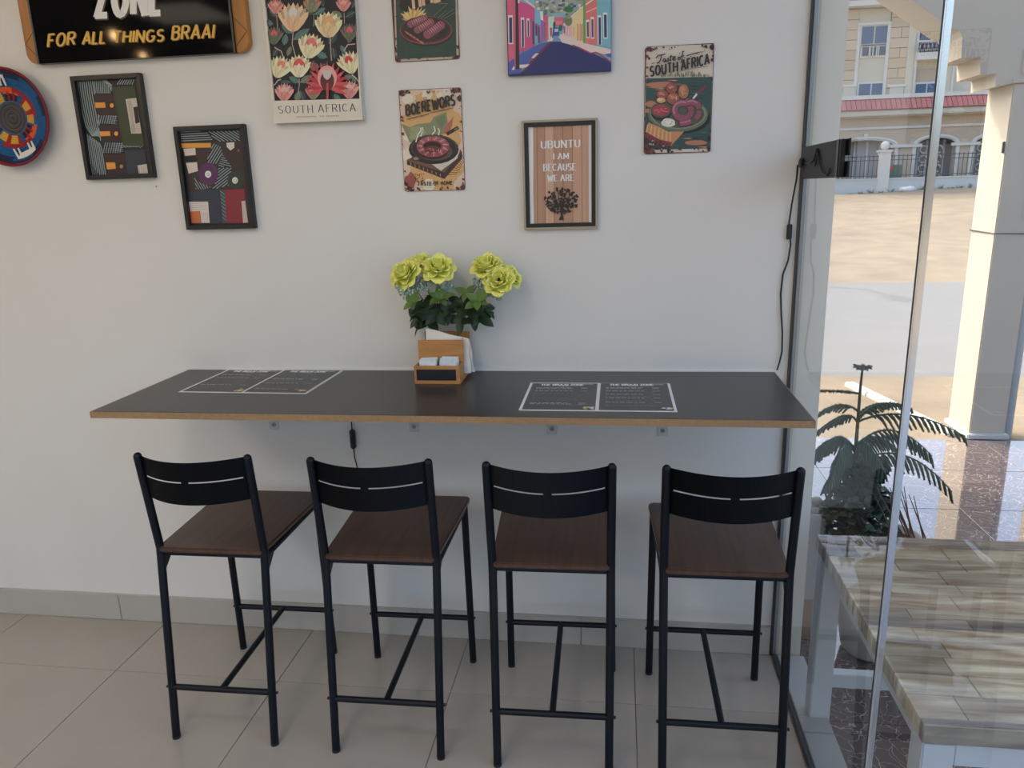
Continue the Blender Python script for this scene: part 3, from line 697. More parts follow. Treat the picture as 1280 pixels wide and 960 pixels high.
def protea(x, y, w_, h_, rot, out, inn, edge=None, n=9, dome=None):
    b_ = Vector((x, y+h_*.42)); ca, sa = math.cos(R(rot)), math.sin(R(rot))
    def T(px, py): dx, dy = px-x, py-y; return (x+dx*ca-dy*sa, y+dx*sa+dy*ca)
    bx, by = T(x, y+h_*.45)
    for i in range(n):
        f = (i/(n-1)*2-1); A_ = -90+f*37+rot; L_ = h_*(1.0-.14*f*f)
        k.petal(bx, by, L_, w_*.27, A_, tuple(int(v*(.82 if i % 2 else 1)) for v in out), .68)
    dx, dy = T(x, y-h_*.04)
    k.ell(dx, dy, w_*.27, h_*.30, inn, rot)
    if dome: k.ell(*T(x, y-h_*.20), w_*.16, h_*.18, dome, rot)
    for i in range(5):
        f = (i/4*2-1); k.petal(bx, by, h_*(.62-.06*abs(f)), w_*.26, -90+f*36+rot, tuple(int(v*(.92 if i % 2 else 1)) for v in (edge or out)), .66)
    for f in (-.6, -.2, .2, .6): k.line([(bx, by), (bx+h_*.45*math.cos(R(-90+f*45+rot)), by+h_*.45*math.sin(R(-90+f*45+rot)))], 2, tuple(int(v*.72) for v in out))
cr = (226, 208, 166)
for q in [(250,140,190,225,0,(214,182,142),(176,178,174),(224,176,134),9,(200,198,190)), (515,195,205,200,0,(226,204,158),(196,150,96),(220,186,140),9,(208,160,104)), (380,355,170,195,14,cr,(198,92,94),cr,9,(206,108,108)), (152,512,128,175,20,cr,(206,124,112),cr), (295,505,165,175,0,cr,(196,56,62),(232,214,176),9,(206,70,72)), (675,478,122,180,-18,cr,(196,58,54),cr), (120,55,88,118,0,(206,132,128),(214,150,140)), (630,40,88,112,0,(206,132,128),(214,150,140)), (395,40,112,130,0,(176,122,96),(98,118,88),(120,130,100)), (110,275,96,140,0,(112,96,92),(206,82,86),(96,104,90)), (675,250,90,140,0,(112,96,92),(206,82,86),(96,104,90)), (405,695,96,120,0,(206,110,104),(196,160,120),(136,130,100)), (188,700,118,140,0,(214,148,142),(204,164,158),(206,130,128)), (675,680,118,140,0,(214,148,142),(204,164,158),(206,130,128)), (410,505,60,70,20,(150,90,86),(120,80,74)), (180,-110,170,200,0,cr,(198,92,94),cr), (520,-120,190,200,0,(214,182,142),(176,178,174),cr), (350,-170,130,160,0,(180,46,62),(210,140,130))]: protea(*q)
kx, ky = 510, 590
for i in range(15): k.petal(kx, ky+60, 190-30*abs(i/14*2-1), 34, -90+(i/14*2-1)*112, (172, 42, 58) if i % 2 else (196, 66, 74))
k.ell(kx, ky-5, 72, 92, (212, 146, 138)); k.ell(kx, ky+20, 52, 74, (92, 36, 48)); k.poly([(kx-40, ky-60), (kx+40, ky-60), (kx+26, ky-10), (kx+8, ky+10), (kx-8, ky+10), (kx-26, ky-10)], (186, 176, 172)); k.line([(512,625),(512,745)], 16, (188, 66, 72))
k.poly([(40,759.5),(900,738.5),(900,990),(40,990)], (203, 196, 182))
k.poly([(-90,-255),(22,-255),(112,758),(40,770)], (203, 196, 182)); k.poly([(700,-260),(826,-260),(872,770),(752,744)], (203, 196, 182))
k.text('SOUTH', (150,852), (402,846), 54, 6.5, (44, 42, 42), (-.08, -1), w2=2.6, gap=.42, serif=5); k.text('AFRICA', (446,842), (722,834), 54, 6.5, (44, 42, 42), (-.08, -1), w2=2.6, gap=.42, serif=5)
for i in range(26):
    if i not in (12, 13, 17): k.line([(284+i*12.2, 879-i*.35), (292+i*12.2, 878-i*.35)], 8, (150, 142, 134))
k.build('printed_flowers', t)

# --- tin signs
TR = []
def tin(corners, name_label, yf=-.0030):
    a, b, c, d = rect_of(corners, yf)
    t = thing('tin_sign', name_label, 'sign', ((a+b)/2, 0, c), group='printed tin signs')
    MB().prism(rounded(a, b, c, d, .009, yf), (0, -yf-.0004, 0)).build('plate', mat('tin_rust', (.12, .035, .03), .5), t, True)
    for sx in (a+.007, b-.007):
        for sz in (c+.007, d-.007): MB().tube([(sx, yf-.0022, sz), (sx, yf-.0004, sz)], .0022, 8).build('corner_nail', M['bolt'], t, True)
    TR.clear(); TR.extend((a+.0015, b-.0015, c+.0015, d-.0015)); return t
RC = [(96, 44, 44), (74, 34, 36), (124, 62, 56), (60, 30, 32)]
# sausages on a plate, sign cut by the top of the frame
tl, tr = at(494, 78, 1, -.003), at(575, 75, 1, -.003)
t = thing('tin_sign', 'green tin sign showing sausages on a round maroon plate', 'sign', ((tl.x+tr.x)/2, 0, tl.z), group='printed tin signs')
MB().prism(rounded(tl.x, tr.x, tl.z, tl.z+.30, .009, -.003), (0, .0026, 0)).build('plate', mat('tin_rust_dark', (.10, .03, .03), .5), t, True)
for sx in (tl.x+.007, tr.x-.007):
    MB().tube([(sx, -.0052, tl.z+.007), (sx, -.0034, tl.z+.007)], .0022, 8).build('corner_nail', M['bolt'], t, True)
k = Ink(-.0033, 485, 0, 1/12, sat=.82, clip=(tl.x+.0015, tr.x-.0015, tl.z+.0015, tl.z+.2985)); rg = random.Random(11)
k.poly([(68,-700),(1035,-720),(1062,880),(118,925)], (176, 160, 142)); rust_edge(k, [(60,-700),(1040,-720),(1066,885),(112,930)], rg, 40, 60, RC)
k.poly([(98,-690),(1000,-700),(1028,845),(140,890)], (34, 62, 56))
for i in range(26): k.line([(150+rg.random()*820, 640+rg.random()*230), (170+rg.random()*820, 640+rg.random()*230)], 3, (42, 78, 68))
for i in range(12): k.blob(200+rg.random()*150, 30+rg.random()*160, 40+30*rg.random(), (22, 24, 24), rg)
k.poly([(180,-200),(900,-260),(920,0),(560,70),(340,190),(190,150)], (22, 24, 24))
k.text('TIME', (345,150), (790,5), 330, 44, (206, 166, 118), (-.09, -1), gap=.35)
for i in range(26):
    a_ = -170+i*6.4; k.petal(400, 320, 130+90*rg.random()+ (40 if i % 2 else 0), 40, a_, rg.choice([(196,160,78),(208,180,104),(180,140,60)]))
for L_ in ([(800,270),(1000,130)], [(850,285),(1005,190)], [(690,240),(900,60),(760,60)], [(720,300),(880,160)]): k.line(L_, 6, (120, 130, 104)); k.line([(p[0]+10, p[1]+8) for p in L_], 4, (24, 30, 30))
k.ell(585,500,395,195,(20,40,38)); k.ell(575,455,395,215,(128,58,66)); k.ell(572,448,380,200,(70,30,36)); k.ell(568,440,350,178,(26,34,34))
for i in range(9): k.line([(640+i*38, 600-i*32), (720+i*26, 560-i*36)], 4, (70, 84, 76))
for i in range(7): k.line([(215+i*30, 400-i*20), (235+i*30, 480-i*8)], 4, (60, 70, 66))
for i in range(10):
    x_ = 245+i*26; y_ = 440+i*17; k.petal(x_, y_+20, 110-i*2, 26, 40, (196, 104, 76) if i % 2 else (150, 56, 50))
def sausage(pts, w_):
    k.line(pts, w_+14, (56, 20, 32)); k.line(pts, w_, (138, 66, 84)); k.line([(p[0], p[1]-w_*.18) for p in pts], w_*.4, (162, 92, 106))
    for q in (pts[0], pts[-1]): k.ell(q[0], q[1], w_*.52, w_*.52, (138, 66, 84))
    n = 7
    for i in range(n):
        f = (i+.5)/n*(len(pts)-1); j = int(f); p = Vector(pts[j])+(Vector(pts[j+1])-Vector(pts[j]))*(f-j)
        dv = (Vector(pts[j+1])-Vector(pts[j])).normalized(); nn = Vector((-dv.y, dv.x))
        k.line([p-nn*w_*.45, p+dv*10, p+nn*w_*.45], 8, (92, 36, 52)); k.line([p-nn*w_*.40+dv*12, p+dv*20, p+nn*w_*.2+dv*12], 5, (206, 158, 160))
sausage([(345,365),(450,320),(545,280)], 105); sausage([(450,450),(560,390),(640,335)], 110); sausage([(600,520),(700,450),(790,385)], 130)
k.build('printed_picture', t, 'ink_tin')

t = tin([(498,113),(576,109),(582,237),(506,240)], 'cream and orange tin sign with coiled sausage in a pan')
k = Ink(-.0033, 490, 105, .14577, sat=.75, clip=tuple(TR)); rg = random.Random(21)
Q = [(62,55),(588,32),(628,912),(112,920)]
k.poly(Q, (206, 178, 150)); 
for q in ((300,150,120),(420,330,200),(200,330,130),(510,480,110),(250,760,120),(420,780,170),(540,720,90)): k.blob(q[0], q[1], q[2], (204, 152, 70), rg, .3, 14)
for q in ((130,120,60),(300,90,60),(480,70,60),(140,600,70),(560,620,60),(140,450,50),(420,100,40),(320,870,70)): k.blob(q[0], q[1], q[2], (214, 198, 176), rg, .4, 12)
k.poly([(80,340),(150,370),(215,345),(330,330),(360,280),(465,240),(478,330),(440,430),(330,520),(150,500),(120,430)], (122, 130, 84)); k.poly([(160,370),(240,360),(300,420),(200,480),(150,470)], (140, 146, 96)); k.poly([(370,300),(450,260),(460,330),(420,400)], (106, 118, 74))
k.poly([(465,350),(525,285),(515,360),(480,430),(435,425)], (178, 88, 64))
k.poly([(125,650),(330,560),(590,560),(600,600),(450,800),(130,670)], (110, 72, 48)); k.poly([(130,660),(450,760),(600,575),(602,640),(450,815),(128,690)], (64, 40, 32)); k.poly([(250,620),(590,540),(560,640),(420,745)], (196, 184, 172))
for i in range(8): k.line([(160+i*36, 672+i*14), (165+i*36, 700+i*13)], 8, (150, 110, 76))
for i in range(10): k.line([(480+i*12, 780-i*22), (560+i*7, 770-i*12)], 5, (80, 52, 36))
k.line([(470,430),(530,395),(570,372)], 30, (44, 42, 42)); k.line([(535,392),(565,376)], 10, (120, 116, 110))
k.ell(358,560,215,128,(34,30,32)); k.ell(360,545,200,112,(62,58,58)); k.ell(362,552,188,104,(40,34,36)); k.ell(370,580,150,78,(84,66,68)); k.ell(205,640,40,22,(60,56,58)); k.ell(205,640,22,12,(150,120,100))
k.ell(350,560,140,88,(60,22,28)); k.ell(352,535,142,92,(150,62,70)); k.ell(352,525,120,70,(172,88,92)); k.ell(350,532,88,48,(130,48,58)); k.ell(345,530,76,36,(46,20,26)); k.ell(345,565,70,34,(110,40,48))
for i in range(22):
    a_ = R(i*360/22); k.line([(352+92*math.cos(a_), 532+50*math.sin(a_)), (352+136*math.cos(a_+.1), 535+86*math.sin(a_+.1))], 5, (206, 150, 144) if i % 2 else (104, 34, 44))
for i in range(26): k.ell(350+rg.uniform(-60,60), 575+rg.uniform(-28,24), 6, 5, rg.choice([(176,74,72),(90,30,36),(200,130,120)]), 0, 7)
for pl in ([(205,500),(225,430),(250,400),(245,375)], [(245,450),(268,400),(262,370)], [(345,435),(372,400),(360,360)], [(400,440),(408,400),(396,380)]): k.line(pl, 9, (222, 216, 196))
k.blob(160, 830, 60, (150, 66, 54), rg, .35, 12, 80)
for i in range(22): k.blob(200+rg.random()*75, 770+rg.random()*70, 6, (60, 36, 34), rg)
rust_edge(k, Q, rg, 75, 30, RC)
for i in range(40): k.blob(rg.uniform(90,590), rg.uniform(50,900), 5, (84, 44, 40), rg)
k.ell(287,126,13,15,(120,90,50)); k.ell(287,126,8,10,(206,170,100))
k.text('BOEREWORS', (128,272), (540,182), 88, 17, (40, 36, 34), (-.06, -1), w2=14, gap=.34); k.line([(132,304),(320,258)], 6, (40,36,34)); k.line([(335,250),(530,205)], 6, (40,36,34))
k.text('TASTE OF HOME', (226,872), (520,862), 30, 7, (50, 42, 38), (-.04, -1), gap=.36)
k.build('printed_picture', t, 'ink_tin')

t = tin([(808,58),(893,54),(888,190),(803,193)], 'teal tin sign with sausage coil, tomato sauce and bread rolls')
k = Ink(-.0033, 795, 48, .15625, sat=.78, clip=tuple(TR)); rg = random.Random(31)
Q = [(85,65),(630,45),(596,905),(60,918)]
k.poly(Q, (198, 184, 168)); k.poly([(80,320),(612,306),(592,880),(64,893)], (44, 74, 74))
for i in range(60):
    x_, y_ = rg.uniform(80,560), rg.uniform(330,880); c_ = rg.choice([(36,62,66),(56,92,90),(60,100,96),(30,50,54)])
    if 330 < y_ < 420 and x_ < 330 or 480 < y_ < 620 and x_ < 160 or y_ > 800 and x_ > 330: c_ = rg.choice([(176,108,72),(150,84,58),(190,124,84)])
    k.poly([(x_, y_), (x_+60, y_-6), (x_+90, y_), (x_+60, y_+6)] if x_ < 500 else [(x_-60, y_), (x_, y_-5), (x_+20, y_), (x_, y_+5)], c_)
for q in ((200,370,120,22),(120,525,44,26),(480,835,90,20),(100,580,36,18)): k.ell(*q, (176, 106, 70))
for i in range(30): k.petal(200+i*13, 312+rg.uniform(-4,4), rg.uniform(20,55), 14, rg.uniform(-120,-60), rg.choice([(120,122,96),(150,148,122),(96,104,84)]))
k.ell(350,640,245,125,(24,34,34)); k.ell(337,610,240,138,(92,104,78)); k.ell(337,602,226,124,(116,128,96)); k.ell(337,606,210,110,(70,84,66))
def roll(x, y, rx, ry, c): k.ell(x, y+4, rx+5, ry+5, (48, 26, 24)); k.ell(x, y, rx, ry, c); k.ell(x-rx*.2, y-ry*.3, rx*.55, ry*.45, tuple(int(v*1.2) for v in c)); [k.line([(x+rg.uniform(-rx,rx)*.6, y+rg.uniform(-ry,ry)*.6), (x+rg.uniform(-rx,rx)*.6, y+rg.uniform(-ry,ry)*.6)], 4, (206,160,110)) for _ in range(4)]
roll(285,400,46,42,(140,66,54)); roll(380,425,42,58,(160,98,62)); roll(210,450,46,34,(146,70,56)); roll(298,482,52,48,(144,78,58)); roll(200,495,36,22,(190,150,96))
k.ell(200,600,80,58,(30,36,36)); k.ell(200,578,80,58,(70,80,70)); k.ell(200,575,70,46,(158,50,58)); [k.ell(200+rg.uniform(-45,45), 575+rg.uniform(-28,28), 12, 7, rg.choice([(190,76,80),(130,36,44)])) for _ in range(16)]
k.line([(455,485),(490,440)], 14, (206,206,200)); k.line([(488,445),(560,380)], 20, (120,50,56))
P_, P2 = (136, 66, 88), (170, 104, 124)
k.ring(375,580,66,62,58,(60,24,40)); k.ring(375,578,66,62,50,P_); k.ring(370,572,70,64,16,P2,150,330)
k.line([(400,520),(450,510),(495,530),(505,560)], 56, (60,24,40)); k.line([(400,518),(450,508),(495,530),(505,560)], 46, P_); k.line([(405,508),(450,498),(490,515)], 12, P2)
k.line([(505,580),(500,620),(475,645)], 50, (60,24,40)); k.line([(505,580),(500,618),(475,643)], 42, P_); k.line([(345,688),(400,680),(445,665)], 52, (60,24,40)); k.line([(348,684),(400,676),(442,662)], 42, P_); k.line([(352,676),(400,668),(435,655)], 10, P2)
k.blob(258, 675, 62, (206, 200, 186), rg, .2, 14, 38); k.line([(225,675),(250,660),(290,668),(270,690)], 5, (120,116,104)); k.ell(258,672,26,14,(226,222,210))
k.poly([(100,672),(200,715),(250,745),(385,745),(280,860),(180,830),(75,750)], (186, 124, 66))
for i in range(7): k.line([(95+i*30, 690+i*10), (80+i*32, 760+i*14)], 10, (206, 156, 90))
k.poly([(72,745),(190,810),(290,830),(270,868),(170,850),(70,790)], (126, 42, 54)); [k.line([(90+i*19, 775+i*8), (82+i*19, 812+i*7)], 5, (90,30,40)) for i in range(10)]
for i in range(40): k.blob(rg.uniform(70,220), rg.uniform(820,905), 10, rg.choice([(60,34,36),(150,140,130),(90,50,50)]), rg)
rust_edge(k, Q, rg, 80, 30, RC)
for i in range(30): k.blob(rg.uniform(90,600), rg.uniform(60,310), 5, (84, 60, 52), rg)
dk = (48, 42, 40)
for pl in ([(160,160),(175,140),(235,128)], [(205,138),(195,175),(178,200),(165,195)], [(235,170),(222,165),(215,182),(225,190),(238,172),(236,190),(246,186)], [(262,160),(252,166),(262,176),(254,186),(244,182)], [(280,135),(272,180),(282,180)], [(266,152),(292,147)], [(294,168),(310,160),(312,148),(298,152),(292,172),(304,180),(318,168)], [(346,150),(335,158),(338,174),(350,170),(354,155),(346,150)], [(384,108),(372,108),(362,190),(352,196)], [(358,148),(384,140)]): k.line(pl, 9, dk)
k.line([(120,204),(150,198)], 5, dk); k.poly([(400,138),(480,115),(565,103),(480,124),(402,146)], dk)
k.text('SOUTH', (115,306), (330,266), 76, 15, dk, (-.02, -1), w2=12, gap=.36); k.text('AFRICA', (362,258), (582,206), 78, 15, dk, (0, -1), w2=12, gap=.36)
k.line([(345,268),(470,240),(575,225)], 4, (130,110,96))
k.build('printed_picture', t, 'ink_tin')

# --- street canvas
YC = -.018
bl, brr = at(635, 95, 1, YC), at(764, 87, 1, YC)
t = thing('canvas_print', 'canvas of a street with pink and turquoise houses and blue road', 'picture', ((bl.x+brr.x)/2, 0, bl.z))
MB().box((bl.x, YC, bl.z), (brr.x, -.0005, bl.z+.40)).build('stretched_canvas', mat('canvas_blue', (.06, .08, .22), .6), t, True, bevel=.0015)
k = Ink(YC-.0003, 625, 0, .11328, clip=(bl.x+.0005, brr.x-.0005, bl.z+.0005, bl.z+.3995)); pk, tq, rd = (196, 74, 128), (110, 170, 184), (44, 50, 104)
k.poly([(70,-1600),(1225,-1600),(1225,770),(100,818)], (120, 176, 204))
rg = random.Random(41)
k.poly([(380,-700),(940,-700),(940,170),(380,170)], (150, 160, 150))
for i in range(150): x_, y_ = rg.uniform(380,930), rg.uniform(-260,150); k.poly([(x_, y_), (x_+34, y_-3), (x_+34, y_+24), (x_, y_+24)], rg.choice([(200,204,198),(120,134,120),(90,110,150),(60,84,130),(176,180,176),(96,116,90)]))
k.ell(755,105,52,34,(52,110,58)); k.poly([(580,150),(720,140),(720,200),(590,205)], (126,172,184)); k.poly([(600,190),(700,190),(700,280),(600,290)], (204,96,120)); k.poly([(620,235),(690,230),(690,270),(620,275)], (220,120,130))
k.poly([(540,380),(700,380),(700,480),(520,480)], (196, 200, 190))
k.poly([(70,-700),(190,-300),(190,0),(385,80),(385,505),(215,590),(95,690)], pk); k.poly([(75,-200),(160,-200),(185,620),(95,690)], (204, 88, 124)); k.poly([(255,-5),(290,-5),(388,75),(385,95)], (226,196,200)); k.poly([(188,-40),(215,-40),(218,36),(196,40)], (226,196,200))
k.poly([(385,90),(450,130),(452,455),(385,490)], (110,172,196)); k.poly([(440,130),(475,120),(478,230),(450,220)], (206,214,206)); k.poly([(452,220),(500,245),(498,450),(455,465)], (150,96,160)); k.poly([(478,160),(540,190),(536,440),(508,450),(500,240),(480,220)], (206,84,112)); k.poly([(532,190),(600,180),(585,400),(536,440)], (170,206,190)); k.poly([(552,310),(575,305),(572,400),(556,410)], (196,52,72))
k.poly([(585,300),(655,310),(655,400),(572,420),(580,360)], (60,84,146)); k.poly([(600,320),(645,318),(645,350),(604,356)], (170,190,206)); k.ell(600,280,14,40,(50,84,70))
k.poly([(1068,-700),(1225,-900),(1225,540),(1068,498)], tq); k.poly([(940,-200),(1070,-330),(1070,498),(942,478)], (206,110,106)); k.poly([(915,-100),(945,-120),(945,478),(918,474)], (92,150,84)); k.poly([(790,190),(918,60),(918,474),(800,425)], (224,190,140)); k.poly([(700,260),(800,200),(800,430),(690,395)], (214,176,172)); k.ell(755,230,42,60,(104,116,84)); k.ell(755,190,30,20,(150,140,110)); k.poly([(700,290),(720,290),(720,375),(704,370)], (60,120,140)); k.ell(668,310,16,36,(60,90,76))
k.line([(945,55),(1075,-35)], 14, (232,210,200)); k.line([(950,140),(1068,85)], 10, (232,176,168)); k.line([(780,190),(918,70)], 10, (236,216,196))
for x_ in (720,745,775,815): k.line([(x_, 300), (x_, 400)], 7, (196,130,130))
for x_, c_ in ((860,(196,110,90)), (885,(206,130,96)), (905,(150,110,80))): k.line([(x_, 265), (x_, 450)], 12, c_)
k.poly([(560,460),(660,455),(760,490),(960,560),(1225,680),(1225,770),(100,818),(230,800),(460,560)], rd); k.poly([(590,400),(640,395),(680,462),(560,462)], (112,138,176))
k.poly([(95,690),(215,605),(450,480),(570,455),(470,540),(240,760),(220,816),(100,818)], (74,92,164)); k.poly([(660,395),(720,395),(920,474),(1225,545),(1225,590),(1150,602),(1050,575),(990,590),(870,530),(760,490),(680,470)], (224,190,186)); k.poly([(1150,602),(1225,588),(1225,640)], (74,92,164))
k.line([(1225,690),(1140,625),(1060,580),(1000,590),(880,530),(800,500)], 16, (150,60,84)); k.line([(565,462),(500,520),(430,590),(350,680),(250,800)], 24, (120,44,72)); k.poly([(345,640),(395,590),(432,590),(372,645)], (222,196,200)); k.poly([(210,716),(330,710),(290,745),(212,755)], (222,196,200)); k.poly([(150,735),(180,735),(160,772),(130,772)], (222,196,200)); k.poly([(548,455),(575,425),(590,428),(572,458)], (222,206,206))
k.poly([(158,-600),(184,-600),(218,765),(160,768)], (66,40,50)); k.line([(166,-600),(168,765)], 10, (196,110,118))
for x_, y0_, y1_, w_ in ((118,195,475,34),(252,220,525,22),(312,230,405,16),(368,240,490,16),(402,285,395,14),(430,300,475,12),(1100,195,495,26),(1162,165,415,30),(968,245,410,22),(1020,215,415,22)):
    lo = (228,206,206); k.line([(x_-2, y0_-24), (x_+3, y1_+(14 if w_ > 20 and y1_ < 480 else 2))], w_+16, lo if x_ > 900 or x_ < 320 else (150,90,140)); k.line([(x_, y0_), (x_+3, y1_)], w_, (50,60,100) if x_ not in (968,1020) else (96,70,90))
k.build('printed_street', t)

# --- framed wood print with tree
YF = -.018
a, b, c, d = rect_of([(652,151),(748,147),(746,285),(655,288)], YF)
t = thing('framed_picture', 'champagne framed wood-plank print with white words above a black tree', 'picture', ((a+b)/2, 0, c))
frame_bars(t, a, b, c, d, .0065, YF, -.0005, M['gold'])
frame_bars(t, a+.0066, b-.0066, c+.0066, d-.0066, .012, YF+.004, -.0007, M['frame'], 'inner_frame_bar')
MB().box((a+.015, -.007, c+.015), (b-.015, -.001, d-.015)).build('backing', M['paper'], t, True)
k = Ink(-.0072, 645, 140, .16153); rg = random.Random(51)
k.poly([(80,110),(602,88),(602,860),(94,875)], (214, 216, 216))
xs = [132,162,222,292,362,436,508,562]
for i in range(7):
    xa, xb = xs[i], xs[i+1]; c_ = rg.choice([(186,146,118),(178,136,110),(192,154,126),(172,130,104)])
    k.poly([(xa, 96), (xb-1, 94), (xb+2, 862), (xa+6, 864)], c_)
    for q in range(5): x_ = rg.uniform(xa+6, xb-8); k.line([(x_, 100+rg.random()*200), (x_+rg.uniform(-4,4), 500+rg.random()*150), (x_+3, 855)], rg.uniform(2,6), tuple(int(v*rg.uniform(.88,1.06)) for v in c_))
for x_ in xs[1:-1]: k.line([(x_, 95), (x_+4, 862)], 4, (120, 82, 66))
wt_ = (234, 228, 220)
k.text('UBUNTU', (198,282), (492,270), 56, 13, wt_, (-.01, -1), w2=4, gap=.36, serif=7); k.text('I AM', (292,366), (405,362), 44, 10, wt_, (0, -1), w2=3.4, gap=.34, serif=6); k.text('BECAUSE', (216,456), (460,450), 52, 11, wt_, (0, -1), w2=3.6, gap=.34, serif=6); k.text('WE ARE', (246,536), (444,530), 46, 11, wt_, (0, -1), w2=3.6, gap=.34, serif=6)
tb = (44, 38, 36)
k.poly([(340,700),(366,700),(362,800),(372,834),(332,836),(346,800)], tb)
for i in range(11): a_ = R(-90+(i-5)*17); k.line([(352,735), (352+70*math.cos(a_), 735+60*math.sin(a_)), (352+125*math.cos(a_+.08), 725+125*math.sin(a_))], 6, tb)
for i in range(190):
    a_ = rg.uniform(0, 2*math.pi); q = math.sqrt(rg.random()); x_ = 352+132*q*math.cos(a_); y_ = 688+100*q*math.sin(a_)
    if y_ > 770 and abs(x_-352) > 70 and rg.random() < .5: continue
    k.blob(x_, y_, rg.uniform(6, 15), tb, rg, .5, 8)
k.build('printed_words_and_tree', t)
MB().tube([(-.1762, -.0015, 1.638), (-.1762, -.0003, 1.638)], .0022, 8).build('plug_hole', M['bolt'], None)
o = bpy.data.objects['plug_hole']; tag(o, 'tiny dark plug hole in wall below the green-block picture', 'hole')
# ------------------------------------------------------------------ things on the counter
ZT = 1.0114
def menu(cx, cy, rz, label, seed):
    t = thing('menu_sheet', label, 'menu', (cx, cy, ZT), R(rz), 'menu sheets on the counter'); W_, H_ = .424, .302
    rg = random.Random(seed)
    MB().box((-W_/2, -H_/2, 0), (W_/2, H_/2, .0008)).build('laminated_sheet', M['paper'], t)
    m = MB(); z = [.0009]
    c_ = lambda q: tuple(min(.85, v*1.1) for v in lin(q))
    def P(pts, c): z[0] += 6e-6; m.add([(x, y, z[0]) for x, y in pts], [list(range(len(pts)))], c_(c))
    def bar(x, y, w_, h_, c): P([(x, y), (x+w_, y), (x+w_, y+h_), (x, y+h_)], c)
    for s in (0, 1):
        xa = -W_/2+.008+s*(W_/2-.003); xb = xa+W_/2-.013; ya, yb = -H_/2+.008, H_/2-.007
        P([(xa, ya), (xb, ya), (xb, yb), (xa, yb)], (50, 52, 54))
        # heading in the same stroke letters
        tot = 0; items = []
        for ch in 'THE BRAAI ZONE':
            if ch == ' ': tot += .5; continue
            wd, st = FONT[ch]; items.append((tot, st)); tot += wd+.3
        sx = .132/tot; x0 = xa+.028; y0 = yb-.028; hh = .018
        for off, st in items:
            for pl in st:
                q = [Vector((x0+(off+x)*sx, y0+y*hh)) for x, y in pl]
                for i in range(len(q)-1):
                    dv = (q[i+1]-q[i]).normalized(); nn = Vector((-dv.y, dv.x))*.0021; e = dv*.0012
                    P([q[i]-e+nn, q[i+1]+e+nn, q[i+1]+e-nn, q[i]-e-nn], (222, 222, 220))
        bar(xb-.042, yb-.020, .030, .011, (140, 140, 140)); bar(xa+.082, yb-.040, .030, .005, (170, 170, 168))
        y = yb-.056
        while y > ya+.03:
            head = rg.random() < .3
            x = xa+.016
            while x < xa+(.12 if head else .145): w_ = rg.uniform(.006, .02); bar(x, y, w_, .0042 if head else .0026, (176, 176, 172) if head else (112, 114, 116)); x += w_+.004
            if head: bar(xb-.048, y, .020, .0036, (170, 170, 166))
            y -= rg.choice((.010, .010, .018))
        cx_ = xb-.012; 
        for i in range(9): a = rg.uniform(0, 6.28); q = .018*rg.random(); x_, y_ = min(xb-.007, cx_+q*math.cos(a)), max(ya+.008, ya+.016+q*1.2*math.sin(a)); r_ = .005+.004*rg.random(); P([(x_+r_*math.cos(b_*1.05)*rg.uniform(.6, 1), y_+r_*math.sin(b_*1.05)*rg.uniform(.6, 1)) for b_ in range(6)], rg.choice([(196, 184, 140), (206, 176, 90), (206, 204, 196), (150, 146, 120)]))
    m.build('printed_menu', M['ink_gloss'], t)
menu(1.2965, -.310, .2, 'white-edged laminated menu near the window end of the counter', 1)
menu(.208, -.1585, -1.2, 'white-edged laminated menu at the left end of the counter', 2)

cy0 = thing('wooden_caddy', 'small wooden table caddy with black front panel and open tray', 'caddy', (.795, -.09, ZT))
bx = lambda n, a, b, m='acacia', p=cy0, bv=.0012: MB().box(a, b).build(n, M[m], p, True, bevel=bv)
CX0, CX1 = .720, .866
bx('base', (CX0, -.178, ZT), (CX1, -.020, ZT+.007))
fp = bx('front_panel', (CX0, -.183, ZT), (CX1, -.1765, ZT+.058)); bx('black_label', (CX0+.008, -.1842, ZT+.012), (CX1-.012, -.1832, ZT+.047), 'chalk', fp, 0)
bx('tray_side', (CX0, -.1762, ZT+.0072), (CX0+.007, -.118, ZT+.058)); bx('tray_side', (CX1-.007, -.1762, ZT+.0072), (CX1, -.118, ZT+.058))
bx('middle_panel', (CX0, -.1178, ZT+.0072), (CX1, -.110, ZT+.127)); bx('back_panel', (CX0, -.027, ZT+.0072), (CX1+.004, -.020, ZT+.138))
bx('bottom_rail', (CX1-.007, -.1098, ZT+.0072), (CX1, -.0272, ZT+.012)); bx('top_rail', (CX1-.006, -.1098, ZT+.128), (CX1+.001, -.1062, ZT+.131))
